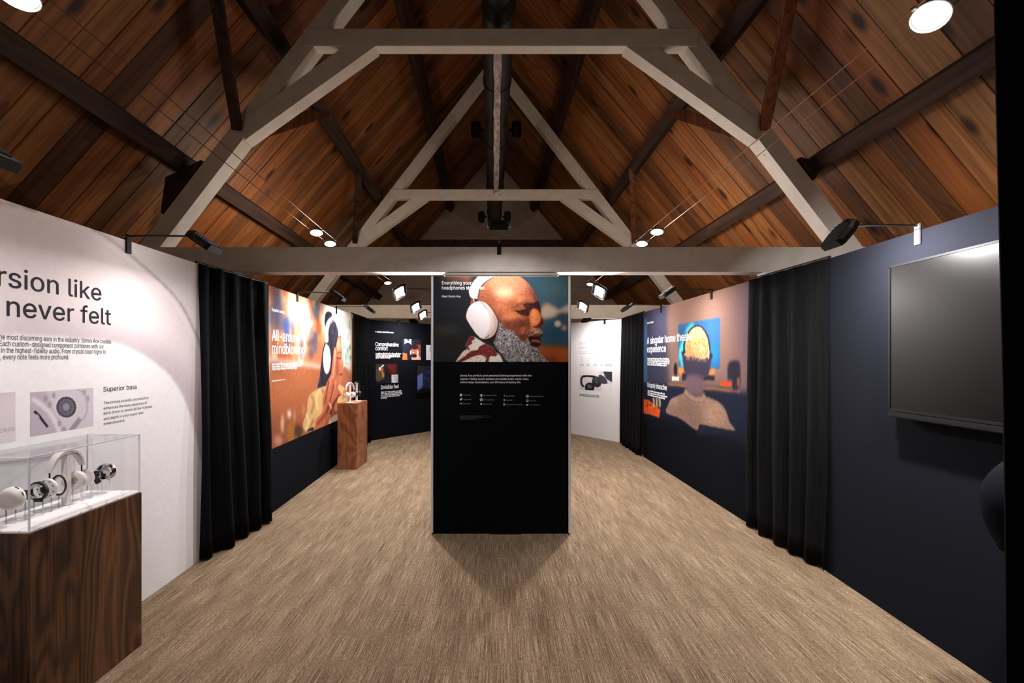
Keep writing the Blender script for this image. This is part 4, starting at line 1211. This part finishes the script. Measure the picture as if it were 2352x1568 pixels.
px_greek('footnote', I, [(c8(255, 1124), c8(950, 1126)), (c8(255, 1142), c8(790, 1144)), (c8(255, 1158), c8(980, 1160)), (c8(255, 1174), c8(770, 1176)), (c8(255, 1190), c8(580, 1190)), (c8(255, 1204), c8(640, 1206))], 'dim_ink', .005, 14)

# ================================================================== CURTAINS
def curtain(p0, p1, pleats, label, amp=.035, flare=.0, h=HW, off=.015, seed=1):
    r = random.Random(seed)
    p0, p1 = Vector(p0), Vector(p1); d = p1 - p0; L = d.length
    e = empty('curtain', (p0.x, p0.y, 0), (0, 0, math.atan2(d.y, d.x)))
    tag(e, label, 'curtain', 'black curtains between the walls')
    n = pleats * 10; rows = 14
    ph = [r.uniform(-.5, .5) for _ in range(pleats + 1)]; am = [r.uniform(.55, 1.25) for _ in range(pleats + 1)]
    vs = []
    for j in range(rows + 1):
        v = j / rows; z = .012 + (h - .012) * v
        k = (1 - v)
        for i in range(n + 1):
            u = i / n; q = u * pleats; a = int(min(q, pleats - 1)); f = q - a
            A_ = (am[a] * (1 - f) + am[a + 1] * f)
            ws = math.sin(2 * PI * q + ph[a] * (1 - f) + ph[a + 1] * f + .7 * math.sin(3 * k + a))
            ws = math.copysign(abs(ws) ** .8, ws)
            y = -(off + amp * A_ * (.35 + .65 * min(1, k * 1.6)) * (1 + ws) + flare * k * k * math.sin(PI * u))
            x = L * u + .012 * math.sin(5 * k + q) * k
            if j == 0: z = .008 + .016 * r.random()
            vs.append((x, y, z))
    fs = [(j * (n + 1) + i, j * (n + 1) + i + 1, (j + 1) * (n + 1) + i + 1, (j + 1) * (n + 1) + i) for j in range(rows) for i in range(n)]
    mb = MB().add(vs, fs, True)
    me = mb.mesh('cloth', 'curtain_cloth')
    o = link('cloth', me, e)
    md = o.modifiers.new('thickness', 'SOLIDIFY'); md.thickness = .005; md.offset = 1
    MB().tube([(0, .0, h + .012), (L, .0, h + .012)], .012, 8).build('rail', 'black_metal', e)
    return e
curtain((-2.492, 3.74), (-2.452, 4.80), 5, 'wide black curtain between white wall and orange photo wall', .045, .05, seed=3)
curtain((-2.600, 7.97), (-2.655, 9.22), 6, 'narrow black curtain beside the wooden plinth, left', .035, .02, seed=5)
curtain((2.495, 4.56), (2.556, 3.55), 5, 'wide black curtain beside the television wall', .040, .02, seed=7)
curtain((2.405, 9.02), (2.42, 7.70), 6, 'narrow black curtain beside the white far wall, right', .035, .03, seed=9)
# drape at the near right edge of the view
p0, p1 = (.934, .88), (2.48, .86)
e = curtain(p0, p1, 9, 'black drape close to the viewer at the right edge', .018, -.0, HW, .012, 13)

# ================================================================== LIGHTS
def area(name, M, sx, sy, energy, col, spread, parent):
    ld = bpy.data.lights.new(name, 'AREA'); ld.shape = 'RECTANGLE'; ld.size = sx; ld.size_y = sy
    ld.energy = energy; ld.color = col; ld.spread = spread
    o = bpy.data.objects.new(name, ld); COL.objects.link(o); o.parent = parent; o.matrix_local = M
    return o

def flood(wall, s, arm, label, energy=None, tilt=35, hang=.03, z=HW, twist=0.0, rise=0.0, roll=0.0, aim=12, spread=180, group='clip-on flood lamps'):
    p = wall.world(s, 0, z)
    e = empty('flood_lamp', p, (0, 0, wall.ang + twist)); tag(e, label, 'lamp', group)
    mb = MB().bbox(-.022, .022, -.012, 0, -.085, .04, .003); mb.bbox(-.022, .022, -.012, .075, .001, .012, .003); mb.bbox(-.022, .022, .064, .075, -.05, .012, .003)
    mb.build('clip', 'steel' if wall is Tw else 'tv_frame', e)
    MB().tube([(0, -.006, .03), (0, -arm * .5, .034 + rise * .5), (0, -arm, .032 + rise)], .0065, 8).build('arm', 'black_metal', e)
    t = math.radians(tilt)
    u = Vector((0, -math.cos(t), -math.sin(t))); n = Vector((0, math.sin(t), -math.cos(t))); x = Vector((1, 0, 0))
    RR = Matrix.Rotation(roll, 3, 'Y'); u, n, x = RR @ u, RR @ n, RR @ x
    # local axes: a across, b outward along the plate, c towards the lit side
    y0 = Vector((0, -arm + .01, .03 + rise))
    M = frame(y0, x, u, n) if frame(y0, x, u, n).to_3x3().determinant() > 0 else frame(y0, -x, u, n)
    h = empty('head', (0, 0, 0)); h.parent = e
    # housing: flat trapezoid tray, open on the lit side
    outl = [(-.070, -.02), (.070, -.02), (.098, .05), (.092, .135), (.075, .155), (-.075, .155), (-.092, .135), (-.098, .05)]
    mb = MB(); n8 = len(outl)
    top = [M @ Vector((a * .86, b, -.022)) for a, b in outl]; mid = [M @ Vector((a, b, -.006)) for a, b in outl]; bot = [M @ Vector((a, b, .022)) for a, b in outl]; ins = [M @ Vector((a * .92, .067 + (b - .067) * .92, .022)) for a, b in outl]; inn = [M @ Vector((a * .92, .067 + (b - .067) * .92, .002)) for a, b in outl]
    fs = [tuple(range(n8))]
    for lv in range(4):
        for k in range(n8):
            fs.append((lv * n8 + k, lv * n8 + (k + 1) % n8, (lv + 1) * n8 + (k + 1) % n8, (lv + 1) * n8 + k))
    fs.append(tuple(4 * n8 + k for k in range(n8)))
    mb.add(top + mid + bot + ins + inn, fs)
    mb.build('housing', 'black_metal', h)
    mb = MB()
    for k in range(6):
        mb.box(-.06, .06, .012 + .02 * k, .018 + .02 * k, -.030, -.022, M)
    mb.build('cooling_fins', 'black_metal', h)
    MB().bbox(-.025, .025, -.035, .01, -.03, .0, .006, M).build('hinge', 'black_metal', h)
    MB().box(-.012, -.004, -.021, -.0195, -.004, .006, M).box(.002, .010, -.021, -.0195, -.004, .006, M).build('indicator', 'led_amber', h)
    MB().box(-.075, .075, .015, .125, .002, .006, M).build('lens', 'flood_glow', h)
    A_ = M.copy(); 
    # area lamps shine along their local -z
    ai = math.radians(aim)
    ln = RR @ Vector((0, math.sin(ai), -math.cos(ai))); lx = x; ly = (-ln).cross(lx)
    L4 = frame(M @ Vector((0, .07, .030)), lx, ly, -ln)
    area('light', L4, .10, .06, WASH_W if energy is None else energy, NEUT, math.radians(spread), h)
    return e

def clip_px(wall, px): return wall.hit(px, 600)[0]
flood(A, clip_px(A, 293), .45, 'black flood lamp above the big grey headline on the white wall', WASH_W * .62, aim=-16)
flood(A, A.hit(-80, 600)[0] - .43, .47, 'black flood lamp at the left picture edge over the white wall', WASH_W * .62, aim=-16)
flood(Bw, clip_px(Bw, 682), .45, 'black flood lamp above the orange photo, the nearer of two', WASH_W * .75)
flood(Bw, clip_px(Bw, 772), .47, 'black flood lamp above the orange photo, the farther of two')
flood(Cw, clip_px(Cw, 915), .45, 'black flood lamp over the navy wall, far left')
flood(Tw, clip_px(Tw, 2110), .44, 'black flood lamp on long arm over the television wall', 66.0, tilt=52, aim=42)
flood(Tw, clip_px(Tw, 2110) + 1.12, .44, 'black flood lamp over the far end of the television, behind the drape', 66.0, aim=42)
flood(Dw, clip_px(Dw, 1635), .48, 'black flood lamp above the blond head print, the nearer of two', WASH_W * .8)
flood(Dw, clip_px(Dw, 1519), .48, 'black flood lamp above the blond head print, the farther of two', WASH_W * .8)
flood(Ew, clip_px(Ew, 1389), .50, 'black flood lamp over the white wall, far right')
class Face(Wall):
    def __init__(self, p0, p1):
        self.p0, self.p1 = Vector(p0), Vector(p1); self.d = self.p1 - self.p0; self.L = self.d.length; self.d.normalize(); self.ang = math.atan2(self.d.y, self.d.x)
IL = Face((-.657 - .26, 4.335 + 4.2), (-.647, 4.377)); IR = Face((.650, 4.377), (.660 + .17, 4.335 + 4.2))
def at_y(face, y): return (y - face.p0.y) / face.d.y
flood(IL, at_y(IL, 5.35), .42, 'lit flood lamp left of the black stand, brightest and nearest', ISLAND_W, 40, roll=-.6, spread=180, aim=15)
flood(IL, at_y(IL, 6.90), .42, 'lit flood lamp left of the black stand, middle of three', ISLAND_W, 40, roll=-.6, spread=180, aim=15)
flood(IL, at_y(IL, 8.10), .44, 'lit flood lamp left of the black stand, farthest of three', ISLAND_W, 40, roll=-.6, spread=180, aim=15)
flood(IR, at_y(IR, 5.28), .40, 'lit flood lamp right of the black stand, the nearer of two', ISLAND_W, 40, roll=.6, spread=180, aim=15)
flood(IR, at_y(IR, 6.80), .42, 'lit flood lamp right of the black stand, the farther of two', ISLAND_W, 40, roll=.6, spread=180, aim=15)
BF = Face((-1, Y1), (1, Y1))
flood(BF, 1 - .016, .80, 'black flood lamp on the tie beam above the central stand', 11.0, 28, z=CAMZ + 1.156, rise=-.02, aim=15, spread=150)

# cable lamps
def cable_x(side, y, k):
    if side < 0: x = -2.27 - .30 * min(1, max(0, (y - 2.2) / 5.0))
    else: x = 2.12 - .02 * (y - 6) * .5
    return x + k * .085
CZ = CAMZ + 1.75
for side, sn in ((-1, 'left'), (1, 'right')):
    for k in (-1, 1):
        ys = np.linspace(YB, 11.9, 9)
        o = MB().tube([(cable_x(side, y, k), y, CZ - .05 * math.sin(PI * (y - YB) / (11.9 - YB)) * 0) for y in ys], .0035, 5).build('lamp_cable', 'cable_metal')
        tag(o, 'thin taut lamp cable under the %s roof slope, the %s one' % (sn, 'inner' if side * k < 0 else 'outer'), 'cable', 'lamp cables')
def cable_lamp(side, y, label, tx=.15, ty=-.25, energy=CABLE_W):
    x = cable_x(side, y, 0)
    e = empty('cable_lamp', (x, y, CZ)); tag(e, label, 'lamp', 'lamps on the ceiling cables')
    n = Vector((-side * tx, ty, -1)).normalized(); a = n.orthogonal().normalized(); b = n.cross(a)
    M = frame(Vector((0, 0, -.03)), a, b, n)
    MB().lathe([(.02, -.035), (.05, -.03), (.078, .0), (.084, .018), (.080, .02), (.074, .004), (.03, -.02)], 26, M).build('reflector', 'steel', e)
    MB().lathe([(.0, .006), (.04, .010), (.070, .008)], 26, M).build('lens', 'cable_glow', e)
    MB().tube([(-.085, 0, 0), (-.05, 0, .006), (.05, 0, .006), (.085, 0, 0)], .005, 6).build('cross_bar', 'black_metal', e)
    ar = [Vector((.03 * math.cos(t) , 0, .006 + .04 * math.sin(t))) for t in np.linspace(0, PI, 9)]
    MB().tube(ar, .005, 6).build('loop', 'black_metal', e)
    for q in (-1, 1): MB().bbox(q * .085 - .012, q * .085 + .012, -.012, .012, -.010, .008, .003).build('cable_clamp', 'steel', e)
    ld = bpy.data.lights.new('light', 'POINT'); ld.energy = energy; ld.color = WARM; ld.shadow_soft_size = .10
    lo = bpy.data.objects.new('light', ld); COL.objects.link(lo); lo.parent = e
    lo.location = Vector((0, 0, -.03)) + n * .11
cable_lamp(-1, 6.23, 'cable lamp under the left roof slope, the nearer of two in the middle bay')
cable_lamp(-1, 6.83, 'cable lamp under the left roof slope, the farther of two in the middle bay')
cable_lamp(-1, 10.4, 'small lit cable lamp far left beneath the tie beam', energy=9)
cable_lamp(-1, 2.15, 'cable lamp just above the top left picture corner', energy=9)
cable_lamp(1, 6.19, 'cable lamp under the right roof slope, the nearer of two in the middle bay')
cable_lamp(1, 6.83, 'cable lamp under the right roof slope, the farther of two in the middle bay')
cable_lamp(1, 10.6, 'small lit cable lamp far right beneath the tie beam', energy=9)
cable_lamp(1, 2.29, 'large lit cable lamp at the top right picture corner', .5, energy=11)
cable_lamp(-1, -.6, 'cable lamp behind the viewer on the left', energy=3); cable_lamp(1, -.6, 'cable lamp behind the viewer on the right', energy=3)

# ================================================================== PLINTHS AND EXHIBITS
PX0, PX1, PY0, PY1, PZ = -2.405, -2.088, 2.024, 2.66, .90
pl = empty('plinth', ((PX0 + PX1) / 2, (PY0 + PY1) / 2, 0)); tag(pl, 'dark walnut plinth carrying the clear showcase, near left', 'plinth', 'walnut plinths')
hx_, hy_ = (PX1 - PX0) / 2, (PY1 - PY0) / 2
MB().bbox(-hx_, hx_, -hy_, hy_, 0, PZ - .012, .002).build('body', 'walnut', pl)
MB().bbox(-hx_ + .004, hx_ - .004, -hy_ + .004, hy_ - .004, PZ - .012, PZ, .002).build('marble_top', 'marble', pl)
VH = 1.225
case = empty('showcase', ((PX0 + PX1) / 2, (PY0 + PY1) / 2, PZ)); tag(case, 'clear acrylic showcase box on the near walnut plinth', 'showcase')
vx, vy, vh, tk = hx_ - .008, hy_ - .008, VH - PZ, .005
for a in ((-vx, vx, -vy, -vy + tk), (-vx, vx, vy - tk, vy), (-vx, -vx + tk, -vy + tk, vy - tk), (vx - tk, vx, -vy + tk, vy - tk)):
    MB().box(a[0], a[1], a[2], a[3], .001, vh - tk).build('pane', 'acrylic', case)
MB().box(-vx, vx, -vy, vy, vh - tk, vh).build('pane', 'acrylic', case)
mb = MB()
for sx in (-1, 1):
    for sy in (-1, 1):
        mb.box(sx * vx - .003, sx * vx + .003, sy * vy - .003, sy * vy + .003, 0, vh)
mb.build('corner_edge', 'acrylic_edge', case)
mb = MB()
for sy in (-1, 1): mb.box(-vx, vx, sy * vy - .003, sy * vy + .003, vh - .003, vh + .003)
for sx in (-1, 1): mb.box(sx * vx - .003, sx * vx + .003, -vy, vy, vh - .003, vh + .003)
mb.build('top_edge', 'acrylic_edge', case)

EX, EZ = -2.27, 1.015
def ypx(px, x=EX): return -x * F / (CX - px)
AXM = Matrix.Rotation(-PI / 2, 4, 'X')       # lathe axis along +y
def rods(e, w_=.022, n=2, top=-.035):
    mb = MB()
    for q in ((-w_, w_) if n == 2 else (0,)):
        mb.tube([(q, 0, PZ - EZ + .0008), (q, 0, top)], .003, 6)
    mb.build('clear_rod', 'acrylic_rod', e)
def exhibit(name, px, label, cat='headphone part'):
    e = empty(name, (EX, ypx(px), EZ)); tag(e, label, cat, 'exploded headphone parts in the showcase'); return e
e = exhibit('ear_cup', 25, 'white ear-cup shell with two dark slots, leftmost in the showcase')
MB().lathe([(0, -.028), (.03, -.027), (.045, -.02), (.053, -.004), (.0545, .012), (.050, .022), (.04, .026)], 30, AXM).build('shell', 'shell_white', e)
for a in (1.15, .45):
    c0 = Vector((.0545 * math.cos(a), .004, .0545 * math.sin(a)))
    pts = [(.0550 * math.cos(a + t), .006, .0550 * math.sin(a + t)) for t in np.linspace(-.17, .17, 6)]
    MB().tube(pts, .0022, 6).build('slot', 'dark_plastic', e)
rods(e)
e = exhibit('driver_module', 58, 'dark square driver module behind the leftmost white shell')
MB().bbox(-.020, .020, -.010, .010, -.022, .022, .004).build('housing', 'dark_plastic', e)
MB().lathe([(0, -.012), (.012, -.013), (.015, -.010)], 18, AXM).build('cone', 'steel', e); rods(e, n=1, top=-.02)
e = exhibit('inner_frame', 88, 'chrome ring frame with dark edges in the showcase')
MB().lathe([(.040, -.006), (.047, -.006), (.047, .006), (.040, .006)], 30, AXM, True).build('ring', 'dark_plastic', e)
MB().lathe([(.028, -.012), (.039, -.010), (.040, .004), (.030, .004)], 30, AXM, True).build('plate', 'chrome', e); MB().bbox(-.012, .03, -.014, -.004, -.05, -.03, .003).build('circuit', 'dark_plastic', e); rods(e)
e = exhibit('driver_baffle', 108, 'white driver baffle with black perforated centre in the showcase')
MB().lathe([(0, -.012), (.022, -.012), (.026, -.008), (.048, -.006), (.051, .0), (.049, .008), (0, .008)], 30, AXM).build('disc', 'white_plastic', e)
MB().lathe([(0, -.0155), (.020, -.015), (.022, -.011)], 24, AXM).build('grille', 'dark_plastic', e)
mb = MB()
for k in range(7):
    a = 2 * PI * k / 6; r_ = 0 if k == 6 else .011
    mb.lathe([(0, -.0165), (.0018, -.016), (.002, -.0145)], 8, Matrix.Translation((r_ * math.cos(a), 0, r_ * math.sin(a))) @ AXM)
mb.build('holes', 'white_plastic', e)
mb = MB()
for k in range(9):
    a = .4 + 2 * PI * k / 9
    mb.lathe([(0, -.0085), (.003, -.008), (.003, -.005)], 8, Matrix.Translation((.040 * math.cos(a), 0, .040 * math.sin(a))) @ AXM)
mb.build('screws', 'dark_plastic', e); rods(e)
e = exhibit('earpad_gasket', 135, 'thin dark oval gasket standing before the white post in the showcase')
P = [(.036 * math.cos(t), 0, .050 * math.sin(t)) for t in np.linspace(0, 2 * PI, 33)[:-1]]
MB().tube(P, .0045, 8, closed=True).build('ring', 'dark_plastic', e); MB().tube([(x * .86, .006, z * .86) for x, _, z in P], .005, 8, closed=True).build('gasket', 'white_plastic', e); rods(e, n=1, top=-.05)
# headband on its stand
y0 = ypx(152)
st = empty('headphone_stand', (EX, y0, PZ)); tag(st, 'white post stand with arched top in the showcase', 'stand')
MB().bbox(-.016, .016, -.014, .014, .0005, .262, .003).build('post', 'white_plastic', st)
arc = [(0, -.05 + .1 * k / 8, .262 + .012 * math.sin(PI * k / 8)) for k in range(9)]
mb = MB(); vs = []
for (x, y, z) in arc: vs += [(-.018, y, z), (.018, y, z), (.018, y, z + .006), (-.018, y, z + .006)]
fs = [(0, 1, 2, 3), (35, 34, 33, 32)] + [(4 * i + k, 4 * i + (k + 1) % 4, 4 * i + 4 + (k + 1) % 4, 4 * i + 4 + k) for i in range(8) for k in range(4)]
mb.add(vs, fs).build('cradle', 'white_plastic', st)
def band(parent, name, m, R, H, wd, th, z0, t0=0.06, t1=.94, plane='y', n=26, x0=0):
    """curved padded strap; arch in the (plane, z) plane"""
    vs = []
    prof = [(-wd / 2, -th * .3), (-wd / 2, th * .3), (-wd * .36, th * .5), (wd * .36, th * .5), (wd / 2, th * .3), (wd / 2, -th * .3), (wd * .36, -th * .5), (-wd * .36, -th * .5)]
    for i in range(n + 1):
        t = PI * (t0 + (t1 - t0) * i / n)
        tp = .72 + .28 * math.sin(t)
        c_, s_ = math.cos(t), math.sin(t)
        nx, nz = c_ / R, s_ / H; l = math.hypot(nx, nz); nx, nz = nx / l, nz / l
        for a, b in prof:
            p_, q_ = R * c_ + nx * b * tp, z0 + H * s_ + nz * b * tp
            vs.append((x0 + a * tp, p_, q_) if plane == 'y' else (p_, x0 + a * tp, q_))
    k = len(prof)
    fs = [tuple(range(k)), tuple(n * k + j for j in range(k - 1, -1, -1))] + [(i * k + j, i * k + (j + 1) % k, (i + 1) * k + (j + 1) % k, (i + 1) * k + j) for i in range(n) for j in range(k)]
    return MB().add(vs, fs, True).build(name, m, parent)
hb = empty('headband', (EX, y0, PZ)); tag(hb, 'white padded headband hung over the showcase stand', 'headphones')
band(hb, 'strap', 'shell_white', .092, .118, .038, .014, .168)
band(hb, 'padding', 'cushion_white', .083, .106, .030, .010, .168, .12, .88)
for q in (-1, 1): MB().tube([(0, q * .088, .19), (0, q * .088, .15), (0, q * .080, .13)], .0035, 8).build('slider', 'dark_plastic', hb)
for px, nm, label, r_, m_ in ((176, 'ear_cushion', 'thick white ear cushion right of the showcase post', .050, 'cushion_white'), (198, 'cushion_plate', 'thin pale plate behind the ear cushion in the showcase', .046, 'white_plastic')):
    e = exhibit(nm, px, label)
    if nm == 'ear_cushion':
        MB().lathe([(.020, -.014), (.034, -.018), (.046, -.012), (.050, .0), (.046, .012), (.030, .014), (.020, .008)], 30, AXM, True).build('pad', m_, e); MB().lathe([(0, .0), (.022, .0), (.022, .006), (0, .006)], 24, AXM).build('mesh_centre', 'shell_white', e)
    else:
        MB().lathe([(0, -.004), (.040, -.004), (.046, .0), (.042, .006), (0, .006)], 30, AXM).build('disc', m_, e)
        MB().lathe([(.030, -.006), (.036, -.006), (.036, -.003), (.030, -.003)], 30, AXM, True).build('rim', 'shell_white', e)
    rods(e)
e = exhibit('battery_pack', 212, 'black battery block with connector, right of the showcase post')
MB().bbox(-.004, .030, -.006, .006, -.055, -.022, .003, Matrix.Rotation(-.5, 4, 'Y')).build('cell', 'dark_plastic', e); MB().tube([(-.012, 0, -.05), (-.004, 0, -.04), (.0, 0, -.035)], .002, 6).build('lead', 'dark_plastic', e)
MB().bbox(-.016, .018, -.004, .004, .004, .014, .002).build('connector', 'dark_plastic', e); rods(e, n=1, top=-.05)
e = exhibit('speaker_driver', 224, 'small black speaker driver before the chrome cup in the showcase')
MB().lathe([(0, -.006), (.006, -.008), (.010, -.004), (.018, -.008), (.024, -.008), (.025, .008), (0, .008)], 26, AXM).build('cone', 'dark_plastic', e); MB().lathe([(.020, -.009), (.025, -.009), (.025, -.007), (.020, -.007)], 26, AXM, True).build('rim', 'chrome', e); rods(e, n=1, top=-.02)
e = exhibit('chrome_cup', 243, 'polished chrome ear-cup shell, rightmost in the showcase')
MB().lathe([(.040, -.018), (.047, -.016), (.050, .0), (.046, .018), (.02, .026), (0, .027), (0, .022), (.02, .021), (.040, .012), (.043, .0)], 30, AXM, True).build('shell', 'chrome', e)
MB().lathe([(0, .006), (.030, .006), (.034, .012), (0, .012)], 24, AXM).build('inner_plate', 'white_plastic', e); MB().bbox(-.03, -.005, -.004, .008, -.028, -.012, .003).build('circuit', 'dark_plastic', e); rods(e)

# second plinth
QX0, QX1, QY0, QY1, QZ = -2.443, -2.150, 6.84, 7.37, .99
p2 = empty('plinth', ((QX0 + QX1) / 2, (QY0 + QY1) / 2, 0)); tag(p2, 'reddish walnut plinth with two headphones, below the orange photo', 'plinth', 'walnut plinths')
MB().bbox((QX0 - QX1) / 2, (QX1 - QX0) / 2, (QY0 - QY1) / 2, (QY1 - QY0) / 2, 0, QZ - .02, .002).build('body', 'walnut_light', p2)
MB().bbox((QX0 - QX1) / 2, (QX1 - QX0) / 2, (QY0 - QY1) / 2, (QY1 - QY0) / 2, QZ - .02, QZ, .003).build('top_board', 'walnut_light', p2)
def stand_and_phones(x, y, shell, cush, label_s, label_h, rot):
    s_ = empty('headphone_stand', (x, y, QZ), (0, 0, rot)); tag(s_, label_s, 'stand', 'stands on the far plinth')
    MB().lathe([(0, .0006), (.068, .0006), (.070, .004), (.068, .008), (0, .008)], 28).build('base', 'white_plastic', s_)
    MB().bbox(-.012, .012, -.012, .012, .008, .275, .003).build('post', 'white_plastic', s_)
    MB().tube([(-.035, 0, .272), (-.018, 0, .282), (.018, 0, .282), (.035, 0, .272)], .009, 10).build('cradle', 'white_plastic', s_)
    h = empty('headphones', (x, y, QZ), (0, 0, rot)); tag(h, label_h, 'headphones', 'headphones on the far plinth')
    band(h, 'headband', shell, .084, .120, .034, .016, .180, .02, .98, 'x')
    for q in (-1, 1):
        M = Matrix.Translation((q * .062, 0, .115)) @ Matrix.Rotation(q * PI / 2, 4, 'Y')
        MB().lathe([(.0, -.022), (.030, -.020), (.043, -.012), (.046, .004), (.042, .018), (.030, .024), (0, .025)], 26, Matrix.Translation((q * .062, 0, .115)) @ Matrix.Rotation(q * PI / 2, 4, 'Y') ).build('ear_cup', shell, h)
        MB().lathe([(.018, -.034), (.036, -.034), (.042, -.026), (.036, -.018), (.018, -.018)], 26, M, True).build('ear_cushion', cush, h)
        MB().tube([(q * .084, 0, .190), (q * .080, 0, .160), (q * .068, 0, .150)], .004, 8).build('slider', 'steel', h)
stand_and_phones(-2.30, 6.97, 'white_plastic', 'cushion_white', 'white headphone stand on the far plinth, the nearer one', 'white over-ear headphones on the far plinth', 1.1)
stand_and_phones(-2.27, 7.20, 'dark_plastic', 'dark_plastic', 'white headphone stand on the far plinth, the farther one', 'black over-ear headphones on the far plinth', 1.35)

# ================================================================== DARK LOUNGE CHAIR AT THE RIGHT EDGE
ch = empty('swivel_chair', (2.255, 1.93, 0), (0, 0, 1.2)); tag(ch, 'dark rounded tub chair half hidden behind the drape', 'chair')
vs, fs = [], []
nu, nv = 22, 12
for j in range(nv + 1):
    v = j / nv
    for i in range(nu + 1):
        a = -2.1 + 4.2 * i / nu
        r_ = .07 + .10 * math.sin(PI * min(1, .12 + .62 * v)) - .05 * v ** 4
        top = 1 - .42 * abs(a / 2.1) ** 2.2 * v
        vs.append((r_ * math.sin(a), r_ * math.cos(a), .84 + .38 * v * top))
fs = [(j * (nu + 1) + i, j * (nu + 1) + i + 1, (j + 1) * (nu + 1) + i + 1, (j + 1) * (nu + 1) + i) for j in range(nv) for i in range(nu)]
o = link('shell', MB().add(vs, fs, True).mesh('shell', 'charcoal_cloth'), ch); md = o.modifiers.new('thickness', 'SOLIDIFY'); md.thickness = .025
MB().lathe([(0, .83), (.07, .83), (.11, .86), (.12, .89), (.10, .92), (0, .93)], 28).build('seat', 'charcoal_cloth', ch)
MB().lathe([(.022, .012), (.022, .83)], 16).build('column', 'black_metal', ch)
MB().lathe([(0, .0005), (.20, .0005), (.20, .008), (.03, .02), (0, .02)], 28).build('base', 'black_metal', ch)
